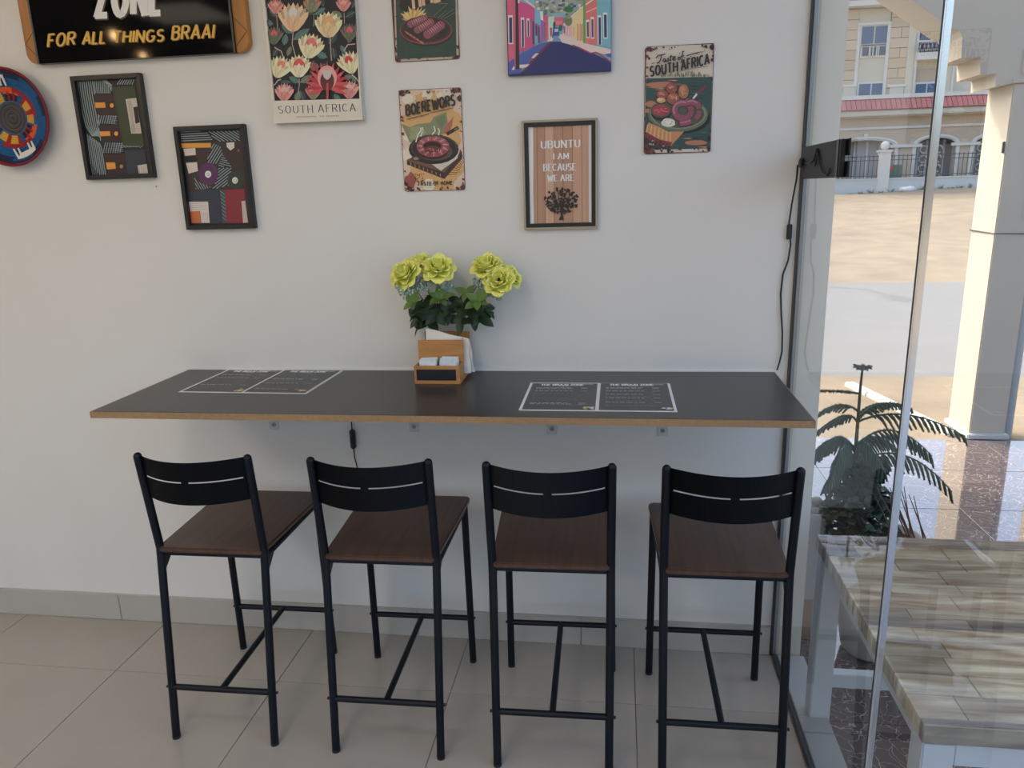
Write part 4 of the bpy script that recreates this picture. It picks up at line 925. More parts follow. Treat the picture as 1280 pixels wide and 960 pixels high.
# napkins leaning out of the slot
def napkin(y, quad, label, seed):
    m = MB(); N = 10; Q = [Vector((q[0], 0, q[1])) for q in quad]       # bl, br, tr, tl
    def P(i, j, s):
        u, v = i/N, j/N; p = (Q[0]*(1-u)+Q[1]*u)*(1-v)+(Q[3]*(1-u)+Q[2]*u)*v
        return p+Vector((.002*math.sin(v*9+seed)*u, y+s*.0018+.0028*math.sin(u*6+v*4+seed), .0015*math.sin(u*8+seed)*v))
    for s in (-1, 1):
        vs = [P(i, j, s) for j in range(N+1) for i in range(N+1)]
        m.add(vs, [(j*(N+1)+i, j*(N+1)+i+1, (j+1)*(N+1)+i+1, (j+1)*(N+1)+i) if s < 0 else ((j+1)*(N+1)+i, (j+1)*(N+1)+i+1, j*(N+1)+i+1, j*(N+1)+i) for j in range(N) for i in range(N)], None, True)
    ring = [(i, 0) for i in range(N)]+[(N, j) for j in range(N)]+[(i, N) for i in range(N, 0, -1)]+[(0, j) for j in range(N, 0, -1)]
    for q in range(len(ring)): a, b = ring[q], ring[(q+1) % len(ring)]; m.add([P(*a, -1), P(*b, -1), P(*b, 1), P(*a, 1)], [(0, 1, 2, 3)])
    tag(m.build('paper_napkin', M['napkin']), label, 'napkin', 'napkins in the caddy')
zb_ = ZT+.016
napkin(-.098, [(.735, zb_), (.884, zb_), (.882, 1.138), (.745, 1.174)], 'foremost white paper napkin with slanting top edge in the caddy', 0)
napkin(-.086, [(.735, zb_), (.893, zb_), (.884, 1.128), (.742, 1.160)], 'white paper napkin tucked behind the slanting one in the caddy', 2)
# sugar sachets, two short rows
k = 0
names = ['foremost', 'second', 'third', 'rearmost']
for s, side in ((0, 'left'), (1, 'right')):
    for i in range(4):
        m = MB(); w_, h_ = .056, .060+.003*s
        m.prism([(-w_/2, -.0016, 0), (w_/2, -.0016, 0), (w_/2, .0016, 0), (-w_/2, .0016, 0)], (0, 0, h_))
        for v in range(len(m.v)):
            pass
        m.box((-w_/2+.003, -.0032, .008), (w_/2-.003, .0032, h_-.008))
        o = m.build('sugar_sachet', M['sachet'], None, bevel=.0012)
        o.location = (CX0+.040+s*.065+rnd.uniform(-.002, .002), -.168+i*.0125, ZT+.0085+i*.0015); o.rotation_euler = (R(-6+rnd.uniform(-2, 2)), R(rnd.uniform(-4, 4)), R(rnd.uniform(-3, 3)))
        tag(o, 'pale blue sugar sachet, %s in the %s row of the caddy tray' % (names[i], side), 'sachet', 'sugar sachets in the caddy')

# artificial roses: two bunches
def petal_mesh(w_, h_, cup, curl, name):
    m = MB(); N = 8; vs = []
    for j in range(N+1):
        v = math.sin(j/N*math.pi/2); wd = w_*(.28+.72*math.sin(min(1, v/.6)*math.pi/2))*math.sqrt(max(.004, 1-(max(0, v-.55)/.45)**2))
        for i in range(N+1):
            u = i/N*2-1; uu = u*wd/w_
            y = cup*uu*uu-.012*math.sin(v*math.pi*.75)-curl*max(0, v-.5)**2*5+.002*math.sin(u*6+v*5)*v
            vs.append((u*wd/2, y, h_*v+.0012*math.sin(u*8)*v))
    m.add(vs, [(j*(N+1)+i, j*(N+1)+i+1, (j+1)*(N+1)+i+1, (j+1)*(N+1)+i) for j in range(N) for i in range(N)], None, True)
    me = m.mesh(name); me.materials.append(M['petal']); return me
PM = [petal_mesh(.030, .034, .012, .002, 'petal'), petal_mesh(.048, .040, .016, .010, 'petal'), petal_mesh(.066, .042, .014, .016, 'petal')]
def flower(parent, pos, axis, size=1, open_=1.0, seed=0):
    rg = random.Random(seed)
    f = bpy.data.objects.new('flower', None); COL.objects.link(f); f.parent = parent; f.location = Vector(pos)-wloc(parent)
    f.rotation_mode = 'QUATERNION'; f.rotation_quaternion = Vector(axis).to_track_quat('Z', 'Y'); f.scale = (size,)*3; f.empty_display_size = .02
    for ring, (n, me, tilt, rad) in enumerate(((3, PM[0], -2, .007), (4, PM[0], 9, .011), (6, PM[1], 22*open_, .012), (5, PM[1], 34*open_, .013), (7, PM[2], 48*open_, .012))):
        for i in range(n):
            a = 2*math.pi*(i+.5*ring)/n+rg.uniform(-.15, .15)
            p = link('petal', me, None, f); p.location = (rad*math.sin(a), -rad*math.cos(a), -.004*ring)
            p.rotation_euler = Euler((R(tilt+rg.uniform(-7, 7)), 0, a), 'XYZ'); s = rg.uniform(.9, 1.08); p.scale = (s, s, s)
    c = MB().lathe([(.0, -.012), (.006, -.010), (.010, .0), (.009, .006)], seg=10).build('calyx', M['stem'], f)
    return f
def leaf_mesh(L_, W_, fold, droop):
    m = MB(); N = 6; vs = []
    for j in range(N+1):
        v = j/N; wd = W_/2*math.sin(math.pi*min(1, v*.97+.03))**.75*(1.08-.25*v)
        for u in (-1, -.5, 0, .5, 1): vs.append((u*wd, v*L_, -droop*v*v*L_+fold*abs(u)*wd))
    m.add(vs, [(j*5+i, j*5+i+1, (j+1)*5+i+1, (j+1)*5+i) for j in range(N) for i in range(4)], None, True)
    return m.mesh('leaf')
LM = [leaf_mesh(.046, .030, .3, .25), leaf_mesh(.040, .027, .35, .4), leaf_mesh(.052, .030, .25, .15)]
LMd = [me.copy() for me in LM]
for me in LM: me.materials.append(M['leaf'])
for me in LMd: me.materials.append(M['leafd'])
def leaves(parent, pos, axis, n, dark, seed, size=1, spread=62):
    rg = random.Random(seed); q = Vector(axis).normalized().to_track_quat('Z', 'Y')
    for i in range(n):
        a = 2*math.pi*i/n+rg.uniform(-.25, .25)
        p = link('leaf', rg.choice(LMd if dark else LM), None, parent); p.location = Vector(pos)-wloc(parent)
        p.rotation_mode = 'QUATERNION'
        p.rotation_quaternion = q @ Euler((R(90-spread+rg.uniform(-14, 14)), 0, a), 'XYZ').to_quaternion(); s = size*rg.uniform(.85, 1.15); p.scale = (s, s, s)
def wp(px, py, y): return at(px, py, 1, y)
def bunch(label, base, heads, leafs, sprigs, seed):
    t = thing('artificial_rose_bunch', label, 'flowers', base, group='yellow artificial rose bunches')
    b = Vector(base); node = b+Vector((0, 0, .19))
    for i, (px, py, y, axis, size, op) in enumerate(heads):
        h = wp(px, py, y); ax = Vector(axis).normalized()
        low = h-ax*.028
        mid = (low+node)/2+Vector((0, .004, -.012))
        MB().tube([b+Vector((0,0,.012)), node-Vector((0,0,.08)), node, mid, low], [.0022, .0022, .002, .0018, .0018], 7).build('stem', M['stem'], t, True)
        flower(t, h-ax*.022, ax, size, op, seed*10+i)
    for i, (px, py, y, axis, n, dark, size) in enumerate(leafs): leaves(t, wp(px, py, y), axis, n, dark, seed*100+i, size)
    rg = random.Random(seed); m, mw = MB(), MB()
    for px, py, y in sprigs:
        c = wp(px, py, y)
        for i in range(14):
            e = c+Vector((rg.uniform(-.03, .03), rg.uniform(-.02, .02), rg.uniform(-.012, .020)))
            mid = (c+e)/2+Vector((rg.uniform(-.006, .006), 0, .004)); m.tube([c-Vector((0,0,.012)), mid, e], .0007, 5)
            for _ in range(3): q = e+Vector((rg.uniform(-.008, .008), rg.uniform(-.008, .008), rg.uniform(-.008, .008))); m.sphere(q, .0036, 6, 4, (1, .5, 1.5))
            if rg.random() < .4: mw.sphere(e, .0034, 6, 4)
    if m.v: s = m.build('filler_sprig', M['sprig'], t, True, kind='stuff'); mw.build('white_buds', M['sprigw'], s, True, kind='stuff')
bunch('left bunch of yellow artificial roses in the caddy, leaning over its left side', (.772, -.062, ZT+.008),
      [(501, 337, -.130, (-.35, -.70, .60), .94, 1.05), (523, 323, -.070, (-.15, -.35, .9), .88, .85), (547, 328, -.115, (.1, -.60, .8), .94, 1.15)],
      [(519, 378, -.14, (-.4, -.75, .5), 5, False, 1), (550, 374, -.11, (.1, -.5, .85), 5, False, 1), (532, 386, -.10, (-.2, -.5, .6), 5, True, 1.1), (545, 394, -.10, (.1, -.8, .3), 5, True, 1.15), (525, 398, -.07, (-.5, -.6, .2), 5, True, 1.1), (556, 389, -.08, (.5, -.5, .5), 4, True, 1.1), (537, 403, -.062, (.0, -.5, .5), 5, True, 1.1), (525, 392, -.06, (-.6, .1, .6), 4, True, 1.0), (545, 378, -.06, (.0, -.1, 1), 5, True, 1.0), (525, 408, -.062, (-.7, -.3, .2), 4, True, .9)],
      [(516, 366, -.10), (530, 352, -.09), (554, 362, -.09), (508, 362, -.13), (522, 360, -.11)], 1)
bunch('right bunch of yellow artificial roses in the caddy, leaning toward the window', (.838, -.055, ZT+.008),
      [(605, 325, -.100, (-.15, -.5, .85), .90, .85), (622, 347, -.140, (-.05, -.80, .55), .90, .75), (643, 340, -.090, (.65, -.25, .65), .78, .8)],
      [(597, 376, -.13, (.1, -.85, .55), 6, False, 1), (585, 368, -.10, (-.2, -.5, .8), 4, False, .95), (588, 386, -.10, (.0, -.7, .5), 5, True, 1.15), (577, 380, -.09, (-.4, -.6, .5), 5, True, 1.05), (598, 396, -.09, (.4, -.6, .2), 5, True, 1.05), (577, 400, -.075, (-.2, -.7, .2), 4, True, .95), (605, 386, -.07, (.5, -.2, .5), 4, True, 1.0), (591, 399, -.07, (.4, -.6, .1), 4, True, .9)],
      [(602, 352, -.10), (610, 360, -.11), (617, 368, -.12)], 2)

# cable with inline switch below the counter
t = thing('switch_cable', 'thin black cable with inline switch hanging below the counter', 'cable', (.434, -.015, .60))
m = MB(); m.tube([(.430, -.012, .99), (.432, -.014, .90), (.437, -.014, .86), (.4375, -.014, .80)], .0023, 8); m.tube([(.4375, -.014, .735), (.438, -.014, .70), (.445, -.014, .66), (.452, -.013, .60), (.45, -.010, .50), (.43, -.006, .42)], .0023, 8); m.build('cord', M['plastic'], t, True)
s = MB().box((.4285, -.023, .732), (.4465, -.005, .802)).build('switch_body', M['plastic'], t, True, bevel=.004); MB().box((.4335, -.0255, .757), (.4415, -.0232, .778)).build('rocker', M['bolt'], s, True, bevel=.001)

# narrow sign fixed to the window, its back towards the room, with cable
t = thing('window_sign', 'back of a narrow black sign taped to the shop window', 'sign', (1.88, -.24, 1.60))
MB().box((1.876, -.440, 1.600), (1.888, -.024, 1.689)).build('housing', M['signback'], t, True, bevel=.003)
MB().box((1.8745, -.425, 1.600), (1.8759, -.405, 1.689)).build('tape_strip', M['tape'], t, True); MB().box((1.889, -.462, 1.650), (1.8925, -.40, 1.689)).build('tape_strip', M['tape'], t, True); MB().box((1.889, -.464, 1.600), (1.8925, -.40, 1.637)).build('tape_strip', M['tape'], t, True)
m = MB(); m.tube([(1.874, -.045, 1.645), (1.8725, -.15, 1.642), (1.8725, -.20, 1.650), (1.8725, -.225, 1.675), (1.8725, -.235, 1.660), (1.8725, -.215, 1.632)], .0022, 7)
m.tube([(1.8725, -.235, 1.668), (1.8725, -.26, 1.640), (1.8725, -.30, 1.612), (1.8725, -.34, 1.606), (1.8725, -.365, 1.622)], .0020, 7); m.build('lead', M['plastic'], t, True)
MB().sphere((1.870, -.058, 1.645), .012, 10, 8, (.5, 1.3, 1.2)).build('lead_clip', M['plastic'], t, True)
t = thing('sign_cable', 'thin dark cable running down the window corner to the counter', 'cable', (1.862, -.02, 1.02))
P_ = [(1.866, -.040, 1.640), (1.868, -.026, 1.60), (1.862, -.012, 1.53), (1.858, -.008, 1.47), (1.866, -.012, 1.41), (1.862, -.008, 1.36), (1.850, -.006, 1.32), (1.847, -.006, 1.26), (1.852, -.006, 1.20), (1.858, -.010, 1.14), (1.861, -.008, 1.08), (1.855, -.010, 1.045), (1.848, -.013, 1.020)]
MB().tube(P_, .0026, 8).build('cord', M['plastic'], t, True)
MB().box((1.853, -.014, 1.425), (1.868, -.003, 1.47)).build('cable_clip', M['plastic'], t, True, bevel=.002)
# ------------------------------------------------------------------ outside
TZ = -.15
nb = MB().box((XL, .162, -.2), (1.985, 3.0, 3.35)).build('wall_neighbour', M['pier']); nb['kind'] = 'structure'
o = MB().box((XL-.15, YB-.15, ZC+.351), (1.9, .16, 3.35)).build('wall_parapet', M['pier']); o['kind'] = 'structure'
tf = MB().box((1.998, -7, TZ-.12), (7.6, 2.86, TZ-.006)).build('terrace_floor', M['grout']); tf['kind'] = 'structure'; tf['label'] = 'polished veined brown terrace tiles outside the window'
cache = {}
for i in range(10):
    for j in range(17):
        x0, x1 = 1.998+.6*i, min(1.998+.6*(i+1), 7.6); y1, y0 = 2.86-.6*j, max(-7, 2.86-.6*(j+1))
        if x1-x0 < .05 or y1-y0 < .05: continue
        kk = (round(x1-x0, 3), round(y1-y0, 3))
        if kk not in cache:
            me = MB().box((.002, .002, -.006), (kk[0]-.002, kk[1]-.002, 0)).mesh('tile', .001, 1); me.materials.append(M['terr']); cache[kk] = me
        q = link('tile', cache[kk], None, tf); q.location = (x0, y0, TZ)
def ground(name, pts, m, label, thick=.25):
    n = len(pts); o = MB().prism(pts, (0, 0, -thick)).build(name, m); o['kind'] = 'structure'; o['label'] = label
ground('sand_verge', [(-30, 2.87, TZ-.03), (60, 2.87, TZ-.03), (60, 4.78, TZ-.03), (-30, 4.78, TZ-.03)], M['sand'], 'strip of sand between terrace and road')
ground('side_ground', [(7.61, -40, TZ-.03), (60, -40, TZ-.03), (60, 2.869, TZ-.03), (7.61, 2.869, TZ-.03)], M['sand'], 'open sand beside the terrace')
ground('front_ground', [(-40, -40, TZ-.03), (7.609, -40, TZ-.03), (7.609, -7.01, TZ-.03), (1.99, -7.01, TZ-.03), (1.99, -5.77, TZ-.03), (-40, -5.77, TZ-.03)], M['sand'], 'open sand before the shop')
ground('road', [(-40, 4.781, TZ-.04), (90, 4.781, TZ-.04), (90, 11.80, TZ-.04), (-40, 11.80, TZ-.04)], M['asphalt'], 'pale asphalt road across the view')
m = MB(); NX, NY = 60, 40; rg = random.Random(9)
def gz(x, y): f = max(0, (y-11.70)/29.25); return TZ-.041+(.98-TZ+.041)*f**1.15+.05*math.sin(x*.7+y*.5)*min(1, f*6)+.06*math.sin(x*.31-y*.9)*min(1, f*6)
vs = [(-20+i*90/NX, 11.70+j*29.25/NY, gz(-20+i*90/NX, 11.70+j*29.25/NY)) for j in range(NY+1) for i in range(NX+1)]
m.add(vs, [(j*(NX+1)+i, j*(NX+1)+i+1, (j+1)*(NX+1)+i+1, (j+1)*(NX+1)+i) for j in range(NY) for i in range(NX)], None, True)
o = m.build('sand_slope', M['sand']); o['kind'] = 'structure'; o['label'] = 'open sandy slope rising beyond the road'
a, b = Vector((3.70, 3.02, 0)), Vector((3.39, 4.45, 0)); dv = (b-a).normalized(); nn = Vector((-dv.y, dv.x, 0))*.042
kb = struct('kerb', 'white painted kerb running from the column to the road')
N = 4
for i in range(N):
    p, q = a+(b-a)*(i/N), a+(b-a)*((i+1)/N)-dv*.006
    MB().prism([Vector((v.x, v.y, TZ-.06)) for v in (p-nn, q-nn, q+nn, p+nn)], (0, 0, .065)).build('kerb_stone', M['kerb'], kb, bevel=.008)

# column with stepped arch
CXa, CXb, CYa, CYb = 3.745, 3.972, 2.90, 3.24
col = thing('porch_column', 'cream square porch column carrying a stepped arch beyond the window', 'column', ((CXa+CXb)/2, (CYa+CYb)/2, TZ))
MB().box((CXa, CYa, TZ), (CXb, CYb, 2.14)).build('shaft', M['render'], col, True, bevel=.006)
MB().box((CXa-.02, CYa-.03, TZ), (CXb+.02, CYb+.02, TZ+.035)).build('plinth', M['kerb'], col, True, bevel=.006)
pf = [(CXb+.6, 2.14), (3.715, 2.14), (3.640, 2.125), (3.635, 2.20), (3.545, 2.20), (3.535, 2.30), (3.425, 2.30), (3.418, 2.42), (3.40, 2.452), (3.34, 2.478), (3.10, 2.648), (2.80, 2.86), (2.55, 3.03), (2.3, 3.12), (2.3, 3.30), (CXb+.6, 3.30)]
MB().prism([(x, CYa, z) for x, z in pf], (0, CYb-CYa, 0)).build('stepped_arch', M['render'], col, True)
MB().box((CXa-.012, CYa-.012, 2.141), (CXb+.012, CYa-.0005, 2.165)).build('capital_band', M['render'], col, True)
MB().box((CXa+.03, CYa-.010, 2.19), (CXb-.01, CYa-.0005, 2.33)).build('raised_panel', M['render'], col, True, bevel=.004)
MB().tube([(CXa-.006, CYa-.006, 1.235), (CXb+.006, CYa-.006, 1.228), (CXb+.006, CYb+.006, 1.230), (CXa-.006, CYb+.006, 1.238), (CXa-.006, CYa-.006, 1.235)], .003, 6).build('tie_wire', M['iron'], col, True)
MB().box((CXa-.012, CYa+.01, 1.73), (CXa-.0005, CYa+.03, 1.80)).build('conduit_stub', M['lampblk'], col, True, bevel=.003)
pp = thing('drain_pipe', 'grey drain pipe standing beside the porch column', 'pipe', (4.035, 3.02, TZ))
MB().tube([(4.035, 3.02, TZ-.03), (4.035, 3.02, 2.13)], .038, 20).build('pipe', M['pipe'], pp, True); MB().tube([(4.035, 3.02, 1.20), (4.035, 3.02, 1.26)], .042, 20).build('pipe_collar', M['pipe'], pp, True)
p2 = thing('porch_column', 'cream square porch column at the outer end of the stepped arch', 'column', (CXb+.48, (CYa+CYb)/2, TZ))
MB().box((CXb+.36, CYa, TZ-.02), (CXb+.60, CYb, 2.138)).build('shaft', M['render'], p2, True, bevel=.006)

# terrace table: white frame, plank-look top
TX_, TY_, TXe, TYe, TT = 1.937, -.262, 2.78, -1.087, .58
tb = thing('terrace_table', 'white outdoor table with weathered plank top right outside the window', 'table', ((TX_+TXe)/2, (TY_+TYe)/2, TZ))
rg = random.Random(17); y = TY_; rows = []
while y > TYe+.02:
    h = min(rg.choice((.042, .055, .07, .062)), y-TYe)
    if y-h-TYe < .06: h = max(.02, y-TYe-.022) if y-TYe > .03 else y-TYe
    rows.append((y-h, y)); y -= h
for r_, (ya, yb) in enumerate(rows):
    x = TX_; first = True
    while x < TXe-.001:
        L_ = rg.uniform(.16, .34)
        if first: L_ *= rg.uniform(.3, 1); first = False
        xe = min(TXe, x+L_)
        if TXe-xe < .05: xe = TXe
        m = MB().box((x+.0006, ya+.0006, TT-.042), (xe-.0006, yb-.0006, TT-rg.uniform(0, .0012)))
        dark = (r_ in (0, 7, len(rows)-1)) or rg.random() < .10
        m.build('plank', M['plankd' if dark else 'plank'], tb, True, bevel=.0015, seg=1); x = xe
for lx, ly in ((TX_+.004, TY_-.064), (TXe-.064, TY_-.064), (TX_+.004, TYe+.004), (TXe-.064, TYe+.004)): MB().box((lx, ly, TZ), (lx+.06, ly+.06, TT-.0425)).build('leg', M['twhite'], tb, True, bevel=.003)
for a, b in (((TX_+.0645, TYe+.008, TT-.095), (TXe-.0645, TYe+.05, TT-.0425)), ((TX_+.0645, TY_-.05, TT-.095), (TXe-.0645, TY_-.008, TT-.0425)), ((TX_+.02, TYe+.0645, TT-.095), (TX_+.05, TY_-.0645, TT-.0425)), ((TXe-.05, TYe+.0645, TT-.095), (TXe-.02, TY_-.0645, TT-.0425))): MB().box(a, b).build('apron', M['twhite'], tb, True, bevel=.002)
MB().box((TX_+.0645, TY_-.052, .10), (TXe-.0645, TY_-.016, .145)).build('stretcher', M['twhite'], tb, True, bevel=.002)
# clear creased cover sheet lying on the table
def cover():
    m = MB(); NX, NY = 60, 50
    def z(u, v): return TT+.0022+.0012*math.sin(u*9+v*4)*math.sin(v*13-u*3)+.0035*max(0, 1-abs(((u*3.1+v*.06) % 1)-.5)*14)+.003*max(0, 1-abs(((v*1.3+.02*math.sin(u*9)) % 1)-.5)*18)
    vs = [(TX_+.003+(TXe-TX_-.006)*i/NX, TYe+.003+(TY_-TYe-.006)*j/NY, z(i/NX, j/NY)) for j in range(NY+1) for i in range(NX+1)]
    m.add(vs, [(j*(NX+1)+i, j*(NX+1)+i+1, (j+1)*(NX+1)+i+1, (j+1)*(NX+1)+i) for j in range(NY) for i in range(NX)], None, True)
    return m.build('clear_table_cover', glass_mat('clear_plastic', (.95, .95, .94), 1.45))
tag(cover(), 'clear creased plastic sheet covering the plank table top', 'table cover')

# potted Norfolk pine with creeper
pc = Vector((2.312, .285, TZ))
t = thing('potted_pine', 'young drooping pine in a big round pot with dark creeper', 'plant', pc)
pt = MB().lathe([(0, 0), (.085, 0), (.105, .02), (.135, .20), (.142, .42), (.150, .45), (.150, .475), (.138, .478), (.132, .45), (0, .45)], pc, 40).build('pot', M['pot'], t, True); MB().lathe([(0, .452), (.132, .452)], pc, 24).build('soil', M['soil'], pt, True)
yp = .285
top = at(1078, 461, 1, yp); n1 = at(1072, 530, 1, yp); bot = Vector((pc.x-.085, yp, .33))
MB().tube([bot, at(1066, 610, 1, yp), n1, at(1075, 490, 1, yp), top], [.011, .009, .006, .005, .004], 8).build('trunk', M['bark'], t, True)
rg = random.Random(23)
def needles(m, p, q, r, n):
    d = q-p
    for i in range(n):
        c = p+d*((i+.5)/n); a = rg.uniform(0, 6.28); tt = d.normalized(); s = tt.cross(Vector((.3, .2, 1))).normalized(); u = tt.cross(s)
        e = c+(s*math.cos(a)+u*math.sin(a))*r+tt*r*.7; k_ = tt*.0012
        m.add([c-k_, c+k_, e], [(0, 1, 2)])
def branch(p0, p1, p2, droop, lenb, n):
    n = int(n*1.15)
    m = MB(); P0, P1, P2 = Vector(p0), Vector(p1), Vector(p2)
    pts = [P0*(1-s)**2+P1*2*s*(1-s)+P2*s*s for s in [i/14 for i in range(15)]]
    m.tube(pts, [.004*(1-.6*i/14) for i in range(15)], 6)
    for i in range(14): needles(m, pts[i], pts[i+1], .009, 14)
    for i in range(n):
        s = .18+.82*(i+.5)/n; j = min(13, int(s*14)); p = pts[j]+(pts[j+1]-pts[j])*(s*14-j); dv = (pts[j+1]-pts[j]).normalized()
        for sd in (-1, 1):
            side = dv.cross(Vector((0, 0, 1))).normalized()*sd; L_ = lenb*(1.15-.75*s)*rg.uniform(.85, 1.1)
            e = p+(side*(.75-.35*droop)+dv*.55+Vector((0, 0, -1))*droop)*L_; mid = (p+e)/2+Vector((0, 0, .12*L_))
            m.tube([p, mid, e], [.0036, .0048, .003], 5); needles(m, p, mid, .008, 12); needles(m, mid, e, .008, 12)
    return m.build('branch', M['pine'], t, True)
def B(px0, py0, px1, py1, px2, py2, dy1, dy2, droop, lb, n): branch(at(px0, py0, 1, yp), at(px1, py1, 1, yp+dy1), at(px2, py2, 1, yp+dy2), droop, lb, n)
for a in (0, 72, 144, 216, 288): c = top+Vector((.028*math.cos(R(a)), .028*math.sin(R(a)), .006)); branch(top-Vector((0, 0, .004)), (top+c)/2+Vector((0, 0, .006)), c, .0, .006, 2)
B(1074, 492, 1050, 488, 1020, 489, 0, .05, .1, .012, 8)
B(1074, 515, 1050, 495, 1020, 520, 0, .05, .5, .05, 9); B(1071, 527, 1100, 490, 1140, 512, -.02, -.05, .5, .05, 10); B(1070, 528, 1130, 500, 1207, 546, -.03, -.06, .75, .075, 13)
B(1071, 527, 1060, 505, 1015, 545, .05, .12, .7, .06, 9); B(1071, 525, 1090, 500, 1110, 505, .12, .22, .5, .06, 8)
B(1069, 560, 1040, 530, 1012, 575, 0, -.03, .9, .075, 11); B(1069, 560, 1110, 510, 1165, 570, .02, .0, .9, .085, 12); B(1068, 580, 1130, 540, 1190, 615, -.05, -.09, .9, .085, 12); B(1068, 565, 1080, 535, 1105, 590, -.06, -.14, .9, .075, 10); B(1068, 565, 1055, 540, 1040, 600, -.06, -.13, .9, .075, 10); B(1068, 562, 1085, 530, 1120, 560, .12, .22, .8, .08, 10); B(1068, 562, 1050, 530, 1030, 560, .12, .22, .8, .08, 10)
B(1067, 590, 1090, 575, 1100, 625, -.04, -.09, .9, .06, 8); B(1067, 590, 1050, 570, 1030, 612, -.04, -.08, .9, .06, 8)
m = MB(); 
for i in range(1000):
    a = rg.uniform(0, 6.28); q = math.sqrt(rg.random())*.115; zz = rg.uniform(.34, .62)*1.0; q *= 1.0 if zz < .5 else .75
    c = Vector((pc.x-.088+q*math.cos(a), pc.y+q*math.sin(a), zz)); s = rg.uniform(.012, .024); R3 = Euler((rg.uniform(-1, 1), rg.uniform(-1, 1), rg.uniform(0, 6.28))).to_matrix()
    m.add([c+R3 @ Vector(v) for v in ((0, -s, 0), (s*.7, -s*.2, .003), (s*.35, s*.8, 0), (-s*.35, s*.8, 0), (-s*.7, -s*.2, .003))], [(0, 1, 2, 3, 4)])
m.build('creeper_leaves', mat('creeper_green', (.05, .085, .045), .45, mott=.4, mscale=20), t, True, kind='stuff')
rd_ = thing('reed_clump', 'clump of thin reddish brown reeds beside the potted pine', 'plant', (2.43, .10, TZ))
MB().lathe([(0, 0), (.05, 0), (.065, .30), (.072, .40), (.066, .40), (.060, .37), (0, .37)], (2.43, .10, TZ), 24).build('pot', M['pottan'], rd_, True)
for i in range(12):
    px2 = 1092+i*4.4+rg.uniform(-2, 2) if i < 9 else 1130+(i-9)*6; py2 = rg.uniform(606, 622)
    b_ = Vector((2.43+rg.uniform(-.03, .03), .10+rg.uniform(-.03, .03), .20)); e = at(px2, py2, 1, .10+rg.uniform(-.04, .04)); mid = (b_+e)/2+Vector((rg.uniform(-.012, .012), 0, .01))
    MB().tube([b_, mid, e], [.0035, .003, .0012], 6).build('reed', M['reed'], rd_, True)
# pebble planter
qc = Vector((2.088, .375, TZ))
t = thing('pebble_planter', 'tall pale tapered planter filled with pebbles beside the window pier', 'planter', qc)
MB().lathe([(0, 0), (.040, 0), (.048, .10), (.050, .18)], qc, 32).build('planter_foot', M['pottan'], t, True); MB().lathe([(.050, .18), (.063, .34), (.080, .52), (.083, .545), (.078, .548), (.073, .53), (0, .528)], qc, 36).build('bowl', M['pot'], t, True)
PB = [MB().sphere((0, 0, 0), 1, 12, 8).mesh('pebble') for _ in range(1)]; PB[0].materials.append(M['pebble'])
pos = ['at the front', 'at the right rim', 'in the middle', 'at the back', 'on the left rim', 'on top', 'between the larger stones', 'nearest the creeper', 'half hidden at the pier']
for i, (dx, dy, s) in enumerate(((.0, -.055, .021), (.05, -.02, .019), (.012, -.008, .022), (.03, .045, .019), (-.045, -.02, .02), (.02, .015, .017), (-.02, .03, .018), (.055, .015, .015), (-.045, .025, .016))):
    o = bpy.data.objects.new('pebble', PB[0]); COL.objects.link(o); o.location = qc+Vector((dx*.85, dy*.85, .536+s*.55+(.024 if i in (2, 5) else 0))); o.scale = (s*1.15, s*.9, s*.62); o.rotation_euler = (0, 0, i*1.3)
    tag(o, 'smooth grey pebble in the pale planter, '+pos[i], 'pebble', 'pebbles in the planter')

# ---- buildings across the road
FY = 43.0
def fx(px, py, y=FY): p = at(px, py, 1, y); return p.x, p.z
bld = thing('apartment_building', 'cream apartment building with red tiled band and arched ground floor', 'building', (18, FY, .9))
def slab(n, xa, xb, za, zb, ya, yb, m, p=bld, bv=0): return MB().box((xa, ya, za), (xb, yb, zb)).build(n, M[m], p, True, bevel=bv)
Z_LED = 5.80; x_l, x_r = 4.0, 34.0
slab('upper_wall', x_l, x_r, Z_LED-.1, 10.55, FY+.25, FY+9, 'bcream')
slab('eaves', x_l-.6, x_r+.6, 10.35, 10.6, FY-.5, FY+9.6, 'bwhite')
rf = slab('main_roof', x_l-.3, x_r+.3, 10.6, 10.75, FY-.2, FY+9.3, 'bwhite')
for i in range(60):
    MB().prism([(x_l+i*.5, FY-.45, 10.62), (x_l+i*.5+.46, FY-.45, 10.62), (x_l+i*.5+.46, FY+3, 12.4), (x_l+i*.5, FY+3, 12.4)], (0, .05, .09)).build('roof_tile_row', M['broof'], bld, True)
# stone-clad piers made of blocks
bcache = {}
def clad(xa, xb, za, zb, seed):
    rg = random.Random(seed); rh = .47; n = int((zb-za)/rh); rh = (zb-za)/n
    for r_ in range(n):
        x = xa; k_ = 0
        while x < xb-.05:
            w_ = min((.95 if (k_+r_) % 2 else .55), xb-x)
            if xb-x-w_ < .25: w_ = xb-x
            kk = (round(w_, 3), round(rh, 3))
            if kk not in bcache: me = MB().box((.012, 0, .012), (kk[0]-.012, .20, kk[1]-.012)).mesh('stone_block'); me.materials.append(M['bblock']); bcache[kk] = me
            q = link('stone_block', bcache[kk], None, bld); q.location = Vector((x, FY+.06, za+r_*rh))-wloc(bld); x += w_; k_ += 1
xa = fx(1048, 60)[0]; w1 = fx(1072, 60)[0]; w2 = fx(1112, 60)[0]; xb = fx(1140, 60)[0]
clad(xa-1.2, w1, Z_LED, 10.3, 1); clad(w2, xb, Z_LED, 10.3, 2)
